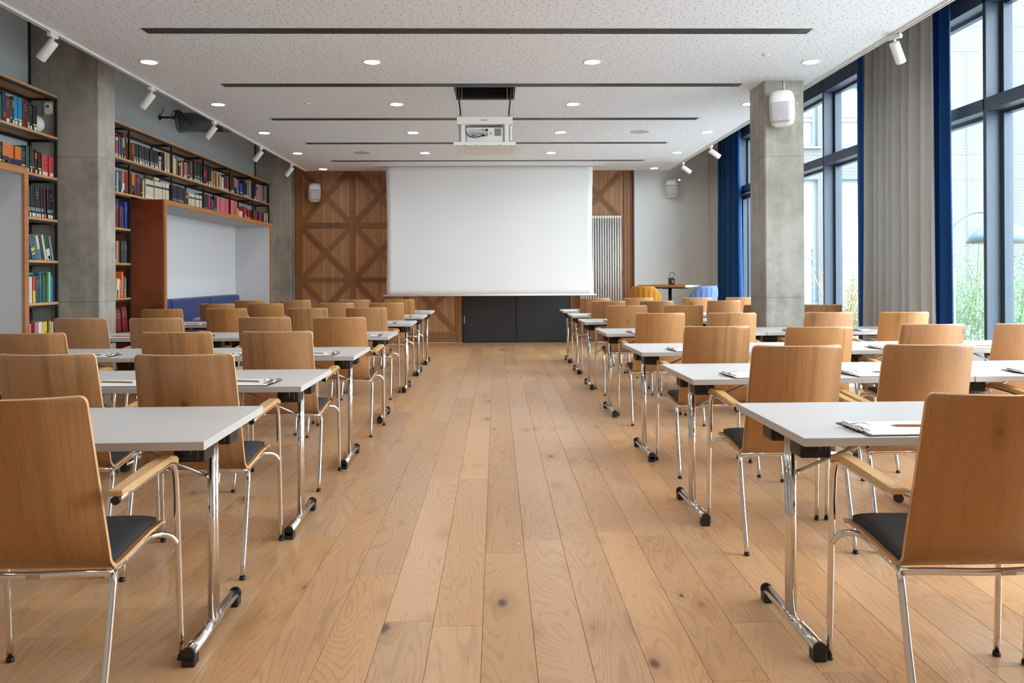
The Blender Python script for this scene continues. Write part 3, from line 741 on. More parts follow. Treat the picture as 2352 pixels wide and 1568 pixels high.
def make_chair(label):
    t = thing('armchair', label, 'chair', group='oak and chrome armchairs')
    obj('backrest', shell_grid('backrest'), t); obj('seat', shell_grid('seat'), t); obj('seat_pad', pad_mesh(), t)
    for s in (-1, 1):
        mb = MB()
        P_ = [(0.277*s, 0.250, 0.012), (0.276*s, 0.235, 0.30), (0.274*s, 0.222, 0.56), (0.273*s, 0.218, 0.615), (0.272*s, 0.20, 0.648), (0.272*s, 0.165, 0.660), (0.271*s, 0.10, 0.657), (0.268*s, -0.185, 0.640)]
        mb.tube(P_[:2]+[(0.2745*s, 0.226, 0.50)]+P_[2:], 0.0105, 12, smooth_path=1)
        lg = mb.build('leg', 'chrome', t)
        MB().lathe([(0.0125, 0), (0.0135, 0.005), (0.0118, 0.014)], (0.277*s, 0.250, 0), 12).build('foot_cap', 'black_plastic', lg)
        mb = MB()
        top = [(0.205, 0.668), (0.19, 0.678), (0.15, 0.688), (0.05, 0.684), (-0.195, 0.668)]; bot = [(-0.195, 0.650), (0.05, 0.666), (0.15, 0.670), (0.185, 0.658), (0.203, 0.650)]
        mb.prism(top+bot, 'X', 0.27*s-0.02, 0.27*s+0.02)
        bmesh.ops.bevel(mb.bm, geom=list(mb.bm.edges), offset=0.003, segments=1, affect='EDGES')
        ar = mb.build('armrest', 'arm_wood', t)
        MB().tube([(0.268*s, -0.182, 0.640), (0.268*s, -0.193, 0.6395)], 0.0125, 12).build('end_cap', 'black_plastic', ar)
        mb = MB()
        mb.tube([(0.273*s, 0.224, 0.385), (0.264*s, 0.216, 0.408), (0.244*s, 0.202, 0.424), (0.216*s, 0.172, 0.430), (0.210*s, 0.12, 0.427), (0.211*s, -0.03, 0.412), (0.219*s, -0.09, 0.411), (0.233*s, -0.126, 0.418), (0.2415*s, -0.146, 0.408), (0.243*s, -0.156, 0.375), (0.244*s, -0.195, 0.20), (0.246*s, -0.250, 0.012)], 0.0105, 12, smooth_path=1)
        lg = mb.build('leg', 'chrome', t)
        MB().lathe([(0.0125, 0), (0.0135, 0.005), (0.0118, 0.014)], (0.246*s, -0.250, 0), 12).build('foot_cap', 'black_plastic', lg)
    MB().tube([(-0.233, -0.126, 0.418), (-0.16, -0.150, 0.427), (-0.08, -0.168, 0.430), (0, -0.173, 0.430), (0.08, -0.168, 0.430), (0.16, -0.150, 0.427), (0.233, -0.126, 0.418)], 0.0105, 12, smooth_path=1).build('crossbar', 'chrome', t)
    MB().box(0.02, -0.1835, 0.424, 0.06, -0.179, 0.436).build('sticker', 'sticker', t)
    return t
CH_L = [[(-1.312, 2.45)], [(-1.30, 3.65), (-1.895, 3.70)], [(-1.285, 5.03), (-1.868, 5.03), (-2.708, 5.02)],
        [(-1.22, 6.62), (-1.83, 6.72), (-2.66, 6.66), (-3.27, 6.72)], [(-1.315, 8.53), (-1.903, 8.50), (-2.73, 8.55), (-3.335, 8.45)],
        [(-1.31, 10.02), (-1.91, 10.04), (-2.722, 9.96), (-3.312, 10.0)], [(-1.31, 11.32), (-1.902, 11.28), (-2.708, 11.31), (-3.312, 11.30)]]
CH_R = [[(1.355, 2.39), (1.962, 2.33)], [(1.35, 3.87), (1.953, 3.88), (2.83, 4.0)], [(1.362, 5.25), (1.958, 5.14), (2.755, 5.33), (3.34, 5.31)],
        [(1.365, 7.0), (1.952, 6.96), (2.77, 6.98), (3.375, 6.92)], [(1.365, 8.70), (1.95, 8.69), (2.77, 8.66), (3.372, 8.62)],
        [(1.36, 10.10), (1.945, 10.10), (2.77, 10.10), (3.354, 10.08)], [(1.355, 11.39), (1.95, 11.38), (2.765, 11.40), (3.353, 11.38)]]
proto_c = None; rc_ = random.Random(5)
SEATW = ['closest to the aisle', 'second from the aisle', 'third from the aisle', 'fourth from the aisle']
for sd, rows in ((-1, CH_L), (1, CH_R)):
    for i, row in enumerate(rows):
        for k, (x, y) in enumerate(row):
            lab = 'oak-backed chrome armchair %s in the %s row %s of the aisle' % (SEATW[k], ROWW[i], side_word(sd))
            c = make_chair(lab) if proto_c is None else copy_tree(proto_c)
            if proto_c is None: proto_c = c
            c['label'] = lab; c.location = (x, y, 0); c.rotation_euler = (0, 0, rc_.uniform(-0.008, 0.008)+(RR[i]*0.6 if sd > 0 else 0))

# ================================================================== CLIPBOARDS AND PENCILS
def make_board():
    t = thing('clipboard', '', 'clipboard', group='clipboards laid out on the tables')
    MB().box(-0.165, 0, 0, 0.165, 0.232, 0.003, bev=0.001).build('board', 'black_plastic', t)
    mb = MB(); mb.box(-0.150, 0.004, 0.003, 0.163, 0.226, 0.0055); mb.build('paper', 'paper', t)
    mb = MB(); mb.box(-0.162, 0.055, 0.003, -0.128, 0.178, 0.010, bev=0.003)
    mb.tube([(-0.166, 0.06, 0.012), (-0.166, 0.172, 0.012)], 0.006, 8)
    mb.tube([(-0.150, 0.075, 0.011), (-0.118, 0.085, 0.017), (-0.112, 0.116, 0.018), (-0.118, 0.148, 0.017), (-0.150, 0.158, 0.011)], 0.0018, 6, smooth_path=1)
    mb.build('clip', 'chrome', t)
    return t
def make_pencil():
    t = thing('pencil', '', 'pencil', group='pencils on the clipboards')
    mb = MB(); mb.lathe([(0.0038, -0.085), (0.0038, 0.070), (0.0012, 0.086)], seg=6, smooth=False, rot=Matrix.Rotation(PI/2, 4, 'Y')); mb.build('barrel', 'pencil', t)
    MB().lathe([(0.0013, 0.086), (0.0003, 0.091)], seg=6, rot=Matrix.Rotation(PI/2, 4, 'Y')).build('lead', 'graphite', t)
    return t
pb = pp = None
for sd, rows in ((-1, CH_L), (1, CH_R)):
    for i, row in enumerate(rows):
        for k, (x, y) in enumerate(row):
            if (sd, i) == (-1, 0): continue
            if (sd, i, k) == (1, 0, 1): continue
            tb = TABLES[(sd, i, 0)]; th_ = tb.rotation_euler.z
            xo = x+(0.08 if sd < 0 else -0.02) + rc_.uniform(-0.01, 0.01)
            yo = tb.location.y + math.tan(th_)*(xo-tb.location.x) + 0.012
            lab = 'clipboard with paper, %s in the %s row %s of the aisle' % (SEATW[k], ROWW[i], side_word(sd))
            b_ = make_board() if pb is None else copy_tree(pb)
            if pb is None: pb = b_
            b_['label'] = lab
            if sd > 0: b_.location = (xo, yo+0.004, TH); b_.rotation_euler = (0, 0, th_+rc_.uniform(-0.03, 0.06))
            else: b_.location = (xo, yo+0.236, TH); b_.rotation_euler = (0, 0, PI+th_+rc_.uniform(-0.05, 0.05))
            p_ = make_pencil() if pp is None else copy_tree(pp)
            if pp is None: pp = p_
            p_['label'] = 'brown pencil on the clipboard %s, %s row %s of the aisle' % (SEATW[k], ROWW[i], side_word(sd))
            p_.location = (xo+(0.06 if sd > 0 else -0.0), yo+0.13, TH+0.0095)
            p_.rotation_euler = (0, 0, (PI-0.12 if sd > 0 else PI-0.25)+rc_.uniform(-0.1, 0.1))

# ================================================================== CEILING FITTINGS
SLOTY = [2.70, 4.46, 6.225, 7.994, 9.73, 11.50, 13.27]
for i, y in enumerate(SLOTY):
    if i < 2: continue
    t = thing('slot_diffuser', '%s ceiling slot diffuser counted from the camera, four dark slots' % ('nearest', 'second', 'third', 'fourth', 'farthest')[i-2], 'vent', (-0.115, y, ZC), 0, 'slot diffusers in the ceiling')
    L = 2.53; w = 0.066
    mb = MB()
    for bx in ((-L-0.02, -w-0.012, L+0.02, -w), (-L-0.02, w, L+0.02, w+0.012), (-L-0.02, -w, -L, w), (L, -w, L+0.02, w)): mb.box(bx[0], bx[1], -0.004, bx[2], bx[3], 0.0)
    mb.build('frame', 'white_paint', t)
    MB().box(-L, -w, -0.0015, L, w, 0.0).build('plenum', 'void', t)
    for k in range(5): MB().box(-L, -w+k*2*w/4-0.0055, -0.0045, L, -w+k*2*w/4+0.0055, -0.0015).build('slat', 'slat', t)
LX = [-2.99, -1.068, 0.85, 2.775]
LY = [1.82, 3.6, 5.37, 7.137, 8.898, 10.66, 12.44, 14.27]
pl_ = None
for i, y in enumerate(LY):
    for k, x in enumerate(LX):
        if i < 3: lab = 'downlight nearer the camera than the view, %s from the left, %s row ahead' % (ORD[k], ORD[2-i])
        else: lab = 'round ceiling downlight, %s from the left in the %s row of lights in view' % (ORD[k], ('nearest', 'second', 'third', 'fourth', 'farthest')[i-3])
        if pl_ is None:
            t = thing('downlight', lab, 'light', group='recessed downlights'); pl_ = t
            MB().lathe([(0.067, -0.0045), (0.074, -0.0045), (0.083, -0.003), (0.083, 0.0), (0.067, 0.0), (0.067, -0.0045)], seg=32, cap=False).build('trim_ring', 'white_paint', t)
            MB().lathe([(0.066, -0.003), (0.066, 0.0)], seg=32).build('lens', 'lamp', t)
        else: t = copy_tree(pl_)
        t['label'] = lab
        if i < 3: t['group'] = 'downlights nearer than the view'
        t.location = (x, y, ZC)
for x, y, r, lab in ((1.885, 10.617, 0.125, 'round white ceiling loudspeaker right of the projector'), (-2.003, 12.37, 0.13, 'round ceiling loudspeaker on the left, far from the camera')):
    t = thing('ceiling_speaker', lab, 'speaker', (x, y, ZC), 0, 'ceiling loudspeakers')
    MB().lathe([(r, -0.006), (r+0.008, -0.002), (r+0.008, 0)], seg=32).build('rim', 'white_paint', t)
    MB().lathe([(r-0.003, -0.0075), (r-0.003, -0.006)], seg=32).build('grille', 'grille', t)
for x, y, lab in ((-2.02, 8.844, 'small white ceiling sensor left of the projector'), (2.30, 6.9, 'small ceiling sensor near the right downlight of the nearest row')):
    t = thing('ceiling_sensor', lab, 'sensor', (x, y, ZC), 0)
    MB().lathe([(0.035, 0), (0.035, -0.006), (0.02, -0.014)][::-1], seg=20).build('housing', 'white_gloss', t)
# track spotlights
for x, lab in ((-3.338, 'white lighting track along the left ceiling edge'), (3.098, 'white lighting track along the right ceiling edge')):
    t = thing('lighting_track', lab, 'track', (x, 0, ZC))
    mb = MB(); mb.box(-0.018, -1.5, -0.016, -0.008, 14.5, 0); mb.box(0.008, -1.5, -0.016, 0.018, 14.5, 0); mb.build('channel', 'white_gloss', t)
    MB().box(-0.008, -1.5, -0.006, 0.008, 14.5, 0).build('conductor', 'void', t)
def make_spot(tilt=38):
    t = thing('track_spotlight', '', 'light', group='white track spotlights')
    MB().box(-0.017, -0.055, -0.032, 0.017, 0.055, 0, bev=0.004).build('adapter', 'white_gloss', t)
    MB().tube([(0, 0.0, -0.03), (0, 0.0, -0.062)], 0.009, 10).build('stem', 'white_gloss', t)
    rot = Matrix.Rotation(math.radians(tilt), 4, 'Y')   # barrel tilted towards the wall
    mb = MB(); mb.lathe([(0.034, -0.155), (0.037, -0.150), (0.037, 0.012), (0.033, 0.018), (0.01, 0.02)], seg=24, rot=rot, c=(0, 0, -0.075)); br = mb.build('barrel', 'white_gloss', t)
    MB().lathe([(0.030, -0.1565), (0.030, -0.155)], seg=24, rot=rot, c=(0, 0, -0.075)).build('lens', 'black_plastic', br)
    return t
sp_ = None
for k, y in enumerate((6.25, 8.03, 9.80, 11.73, 13.49)):
    t = make_spot() if sp_ is None else copy_tree(sp_)
    if sp_ is None: sp_ = t
    t.location = (-3.338, y, ZC-0.016); t['label'] = 'white track spotlight on the left ceiling edge, %s from the camera' % ORD[k]
for k, (y, lab) in enumerate(((6.28, 'white track spotlight near the camera on the right ceiling edge'), (11.70, 'white track spotlight above the far curtain on the right ceiling edge'), (13.46, 'farthest white track spotlight on the right ceiling edge'))):
    t = make_spot(34 if k == 0 else 55); t.location = (3.098, y, ZC-0.016); t.rotation_euler = (0, 0, PI if k else PI+0.55); t['label'] = lab
# projector lift
ho = thing('lift_housing', 'black box open below in the ceiling over the projector', 'housing', ((HX0+HX1)/2, (HY0+HY1)/2, ZC))
hw, hd = (HX1-HX0)/2-0.0005, (HY1-HY0)/2-0.0005
MB().box(-hw, -hd, 0.44, hw, hd, 0.45).build('top_panel', 'void', ho)
for bx in ((-hw, -hd, -hw+0.008, hd), (hw-0.008, -hd, hw, hd), (-hw+0.008, -hd, hw-0.008, -hd+0.008), (-hw+0.008, hd-0.008, hw-0.008, hd)): MB().box(bx[0], bx[1], 0.0, bx[2], bx[3], 0.44).build('side_panel', 'black_steel', ho)
MB().box(-hw+0.008, hd-0.05, 0.004, hw-0.008, hd-0.008, 0.045).build('crossbar', 'black_steel', ho)
MB().tube([(-0.15, 0.18, 0.14), (0.0, 0.2, 0.19), (0.12, 0.2, 0.18), (0.2, 0.22, 0.14)], 0.012, 8, smooth_path=2).build('cable', 'steel', ho)
pj = thing('projector_lift', 'white projector cradle hanging on cables with a perforated ceiling tile below', 'lift', (-0.103, 8.37, 2.53))
MB().box(-0.302, -0.32, 0.0, 0.302, 0.31, 0.018).build('ceiling_tile', 'ceil_tile', pj)
mb = MB()
for bx in ((-0.305, -0.325, 0.305, -0.315), (-0.305, 0.30, 0.305, 0.315)): mb.box(bx[0], bx[1], 0.006, bx[2], bx[3], 0.03)
mb.build('tile_frame', 'white_gloss', pj)
MB().box(-0.275, -0.29, 0.212, 0.275, 0.26, 0.285, bev=0.004).build('top_plate', 'white_gloss', pj)
for s in (-1, 1):
    MB().box(0.215*s-0.018, -0.28, 0.018, 0.215*s+0.018, -0.22, 0.212, bev=0.003).build('upright', 'white_gloss', pj)
    MB().box(0.262*s-0.008, -0.24, 0.06, 0.262*s+0.008, 0.2, 0.20).build('side_plate', 'white_gloss', pj)
    mb = MB(); mb.tube([(0.245*s, -0.20, 0.285), (0.243*s, -0.20, 0.36), (0.255*s, -0.19, 0.45), (0.262*s, -0.2, 0.60), (0.26*s, -0.2, 0.80)], 0.008, 8, smooth_path=1); mb.build('power_cable', 'black_plastic', pj)
    for q in (0.225, 0.285): MB().tube([(q*s, -0.22, 0.285), (q*s, -0.22, 0.95)], 0.0014, 5).build('lift_wire', 'steel', pj)
    MB().box(0.245*s-0.02, -0.22, 0.285, 0.245*s+0.02, -0.18, 0.315, bev=0.004).build('cable_clamp', 'steel', pj)
MB().box(-0.035, -0.292, 0.246, 0.030, -0.290, 0.256).build('maker_plate', 'steel', pj)
pr_ = thing('projector', 'white projector with black plugs in the cradle under the ceiling', 'projector', (-0.10, 8.37, 2.580))
mb = MB(); mb.box(-0.19, -0.26, -0.03, 0.19, 0.2, 0.14, bev=0.028, seg=4); mb.build('body', 'white_gloss', pr_)
MB().box(-0.165, -0.2625, 0.045, 0.03, -0.258, 0.118, bev=0.002).build('connector_panel', 'grille', pr_)
mb = MB()
for k in range(7): mb.tube([(-0.135+k*0.017, -0.2625, 0.072), (-0.135+k*0.017, -0.266, 0.072)], 0.0045, 8)
mb.box(-0.13, -0.265, 0.046, -0.11, -0.2625, 0.058); mb.box(-0.10, -0.265, 0.048, -0.085, -0.2625, 0.056); mb.box(0.01, -0.265, 0.05, 0.026, -0.2625, 0.056); mb.box(0.01, -0.265, 0.068, 0.026, -0.2625, 0.074)
mb.tube([(-0.02, -0.2625, 0.112), (-0.02, -0.266, 0.112)], 0.006, 8)
mb.build('socket', 'black_plastic', pr_)
MB().box(0.005, -0.272, 0.098, 0.03, -0.2585, 0.118, bev=0.002).build('power_plug', 'black_plastic', pr_)
MB().box(-0.03, -0.28, 0.045, 0.0, -0.2585, 0.064, bev=0.002).build('video_plug', 'black_plastic', pr_)
mb = MB()
for k in range(9): mb.box(0.095+k*0.0075, -0.2625, 0.05, 0.098+k*0.0075, -0.2585, 0.122)
q = mb.build('vent', 'black_plastic', pr_)
MB().lathe([(0.016, 0), (0.016, 0.004)], (0.056, -0.258, 0.075), 16, rot=Matrix.Rotation(PI/2, 4, 'X')).build('emblem', 'grille', pr_)
MB().tube([(-0.02, -0.275, 0.054), (-0.06, -0.285, 0.036), (-0.12, -0.285, 0.030), (-0.17, -0.275, 0.05), (-0.19, -0.26, 0.085), (-0.185, -0.2, 0.12)], 0.0045, 8, smooth_path=2).build('video_cable', 'black_plastic', pr_)
# projection screen
sc = thing('projection_screen', 'large white roll-down projection screen in front of the walnut wall', 'screen', (-0.098, 13.90, 0))
bm = bmesh.new(); nu, nv = 40, 24; g_ = []
for j in range(nv+1):
    v = j/nv; z = 0.925+(3.10-0.925)*v; row = []
    for i in range(nu+1):
        u = -1+2*i/nu
        tension = 0.022*math.sin(PI*v)*(abs(u)**6)          # side tab sag
        row.append(bm.verts.new((u*(1.757-tension), 0.05*(1-u*u)*math.sin(PI*v)*0.25-0.02*(abs(u)**8)*math.sin(PI*v), z)))
    g_.append(row)
for j in range(nv):
    for i in range(nu):
        f = bm.faces.new((g_[j][i], g_[j][i+1], g_[j+1][i+1], g_[j+1][i])); f.smooth = True
me = bpy.data.meshes.new('screen_cloth'); bm.to_mesh(me); bm.free(); me.materials.append(M['screen'])
o = obj('screen_cloth', me, sc); md = o.modifiers.new('thickness', 'SOLIDIFY'); md.thickness = 0.0015
MB().tube([(-1.81, 0, 0.913), (1.81, 0, 0.913)], 0.013, 12).build('bottom_bar', 'white_gloss', sc)
mb = MB(); mb.box(-1.96, -0.06, 3.1025, 1.96, -0.008, 3.11); mb.box(-1.96, 0.008, 3.1025, 1.96, 0.06, 3.11); mb.build('ceiling_slot', 'white_gloss', sc)
# ================================================================== LEFT WALL: niches, bookcases, books
def niche(y0, y1, label, seen):
    t = thing('reading_niche', label, 'niche', (0, 0, 0))
    xw, zt, th = XL+0.005, 2.125, 0.03
    for ya, yb_, nm in ((y0, y0+th, 'side_panel'), (y1-th, y1, 'side_panel')): MB().box(xw, ya, 0, XN-0.025, yb_, zt-0.001).build(nm, 'copper', t)['label'] = 'brown oxidised copper side panel'
    MB().box(xw, y0+th, zt-th, XN-0.025, y1-th, zt-0.001).build('top_panel', 'copper', t)
    w = 0.055
    mb = MB()
    mb.box(XN-0.025, y0, 0, XN, y0+w, zt, bev=0.002); mb.box(XN-0.025, y1-w, 0, XN, y1, zt, bev=0.002); mb.box(XN-0.025, y0+w, zt-w, XN, y1-w, zt, bev=0.002)
    mb.build('front_frame', 'niche_wood', t)
    MB().box(xw, y0+th, 0, xw+0.05, y1-th, zt-th).build('back_lining', 'white_fabric', t)
    for ya, yb_ in ((y0+th, y0+th+0.02), (y1-th-0.02, y1-th)): MB().box(xw+0.05, ya, 0, XN-0.025, yb_, zt-th).build('side_lining', 'white_fabric', t)
    MB().box(xw+0.05, y0+th+0.02, zt-th-0.02, XN-0.025, y1-th-0.02, zt-th).build('top_lining', 'white_fabric', t)
    return t
niche(9.285, 13.70, 'white lined reading niche with a copper side panel and blue bench inside', True)
niche(4.3, 6.60, 'oak framed white niche at the left picture edge, below the nearest books', True)
so = thing('bench', 'royal blue upholstered bench along the back of the white niche', 'sofa', (0, 0, 0))
xw = XL+0.055
MB().box(xw+0.001, 9.345, 0.0, XN-0.08, 13.64, 0.30).build('plinth', 'sofa', so)
ys_ = [9.345, 10.55, 11.95, 13.35]
for a, b_ in zip(ys_[:-1], ys_[1:]):
    MB().box(xw+0.14, a+0.004, 0.30, XN-0.07, b_-0.004, 0.45, bev=0.03, seg=3).build('seat_cushion', 'sofa', so)
    MB().box(xw+0.001, a+0.004, 0.45, xw+0.17, b_-0.004, 0.965, bev=0.045, seg=4).build('back_cushion', 'sofa', so)
LV = [2.95, 2.562, 2.18, 1.79, 1.408, 1.025, 0.64, 0.25]
XF = -4.10
def bookcase(label, posts, tall):
    """posts: Y of the uprights; tall: set of bay indices that run down to the floor"""
    t = thing('bookcase', label, 'bookcase', (0, 0, 0))
    s = 0.021
    for i, y in enumerate(posts):
        low = 0.0 if (i in tall or (i-1) in tall) else 2.126
        MB().box(XF-s, y-s/2, low, XF, y+s/2, 2.925).build('post', 'black_steel', t)
        MB().box(XL+0.002, y-s/2, low, XL+0.002+s, y+s/2, 2.925).build('post', 'black_steel', t)
    for i in range(len(posts)-1):
        a, b = posts[i]+s/2, posts[i+1]-s/2
        for z in (LV if i in tall else LV[:3]):
            bz = 2.18-0.0 if False else z
            MB().box(XL+0.004, a-0.013, bz-0.024, XF+0.004, b+0.013, bz, bev=0.0015).build('shelf_board', 'shelf_wood', t)
            if z < 2.3 and i not in tall: continue
            mb = MB(); mb.box(XF-0.020, a, bz-0.047, XF-0.001, b, bz-0.0245); mb.box(XL+0.003, a, bz-0.047, XL+0.028, b, bz-0.0245)
            for yy in (a, b): mb.box(XL+0.03, yy-0.012 if yy == b else yy, bz-0.047, XF-0.03, yy if yy == b else yy+0.012, bz-0.0245)
            mb.build('shelf_frame', 'black_steel', t)
    return t
bookcase('near oak and black steel bookcase, between the left niche and the first pier', [5.45, 6.62, 7.740], {1})
bookcase('long oak and black steel bookcase running from the first pier over the copper niche', [8.112, 9.270, 10.47, 11.60, 12.75, 13.94, 14.92], {0})
COLS = {'maroon': (92, 26, 36), 'green': (22, 96, 74), 'black': (24, 24, 27), 'navy': (28, 38, 74), 'bright blue': (24, 132, 190), 'dark green': (40, 84, 66), 'orange over navy': (206, 112, 40), 'coral': (196, 70, 66), 'blue and yellow': (36, 102, 156),
 'olive': (104, 104, 36), 'cream over teal': (214, 206, 190), 'slate': (58, 66, 80), 'cream': (208, 198, 172), 'green over white': (24, 90, 56), 'grey green': (136, 150, 142), 'white': (212, 212, 212), 'red over yellow': (200, 60, 36), 'charcoal': (44, 46, 50), 'teal': (26, 132, 140),
 'mint': (136, 206, 184), 'blue': (46, 104, 168), 'pink': (214, 110, 120), 'white over red': (212, 216, 222), 'yellow': (216, 186, 70), 'brown': (116, 78, 48), 'red': (196, 42, 36), 'beige over black': (180, 160, 128), 'brick red': (142, 56, 42), 'light blue': (140, 176, 214),
 'orange over white': (208, 84, 48), 'plum': (88, 44, 60), 'royal blue': (50, 72, 160), 'tan': (184, 130, 86), 'orange': (226, 112, 36), 'light green': (164, 206, 140), 'white over black': (220, 218, 212), 'salmon': (212, 132, 104), 'lime': (160, 176, 84), 'magenta': (180, 44, 84),
 'slate blue': (76, 100, 136), 'green and yellow': (90, 150, 120), 'dark red': (124, 34, 36), 'pale yellow': (208, 184, 110), 'rosy brown': (158, 92, 86), 'beige': (190, 168, 134), 'crimson': (176, 30, 62)}
LOWER = {'orange over navy': 'navy', 'cream over teal': 'teal', 'green over white': 'white', 'red over yellow': 'yellow', 'white over red': 'red', 'beige over black': 'black', 'orange over white': 'white', 'white over black': 'black', 'blue and yellow': 'yellow', 'green and yellow': 'yellow'}
for k, v in COLS.items(): M['bk_'+k] = plain('book_'+k.replace(' ', '_'), srgb(*v), 0.5, var=0.06, bscale=30)
M['pages'] = plain('book_pages', srgb(206, 196, 174), 0.9); M['tag'] = plain('call_tag', srgb(222, 222, 220), 0.6); M['yel'] = plain('yellow_band', srgb(226, 204, 40), 0.5)
M['dkband'] = plain('dark_label', srgb(38, 36, 36), 0.5); M['tealband'] = plain('grey_label', srgb(110, 128, 128), 0.5); M['redlab'] = plain('red_label', srgb(190, 40, 40), 0.5); M['orlab'] = plain('orange_label', srgb(222, 96, 44), 0.5)
rb = random.Random(21)
def book(loc, th, h, col, st, label, group, lean=0.0, depth=0.185):
    t = thing('book', label, 'book', loc, 0, group)
    th = max(th-0.0015, 0.006)
    c = 0.003 if th > 0.012 else 0.0015
    mb = MB(); mb.box(-depth, 0, 0, 0, c, h); mb.box(-depth, th-c, 0, 0, th, h)
    r = min(0.004, th*0.3)
    mb.prism([(0.0, 0), (0.0, th), (-0.004, th), (-0.004, 0)], 'Z', 0, h)
    mb.prism([(0, 0), (r, th*0.22), (r, th*0.78), (0, th)], 'Z', 0, h)
    mb.build('cover', 'bk_'+col, t)
    MB().box(-depth+0.004, c, 0.003, -0.004, th-c, h-0.003).build('pages', 'pages', t)
    def band(nm, z0, z1, mat, m0=0.0):
        z1 = min(z1, h-0.002)
        e = 0.0007
        b = MB(); b.prism([(0.0+e*0.5, m0*th), (r+e, th*max(0.22, m0)), (r+e, th*min(0.78, 1-m0)), (0.0+e*0.5, (1-m0)*th)], 'Z', z0, z1); b.build(nm, mat, t)
    if col in LOWER:
        k = 0.45 if col not in ('beige over black',) else 0.55
        if col == 'blue and yellow': band('cover_band', h*0.38, h*0.52, 'bk_yellow')
        else: band('cover_band', 0.001, h*k, 'bk_'+LOWER[col])
    if 'k' in st: band('title_label', h*0.66, h*0.76, 'dkband')
    if 'b' in st: band('title_label', h*0.20, h*0.31, 'tealband')
    if 'y' in st: band('spine_band', 0.048, 0.060, 'yel')
    if 't' in st: band('call_tag', 0.006, 0.038, 'tag', 0.12)
    if 'r' in st: band('title_label', 0.04, 0.085, 'redlab', 0.12) if h > 0.24 else band('title_label', h*0.5, h*0.8, 'redlab')
    if 'o' in st: band('title_label', h*0.62, h*0.86, 'orlab', 0.1)
    if 'u' in st: band('title_label', h*0.62, h*0.82, 'bk_royal blue')
    if 'w' in st: band('title_label', h*0.82, h*0.95, 'tag')
    if 'n' in st: band('title_print', h*0.50, h*0.58, 'dkband', 0.38)
    if 'g' in st:
        for q in (0.62, 0.72, 0.80): band('title_print', h*q, h*(q+0.018), 'gold', 0.2)
    if lean: t.rotation_euler = (lean, 0, 0)
    return t
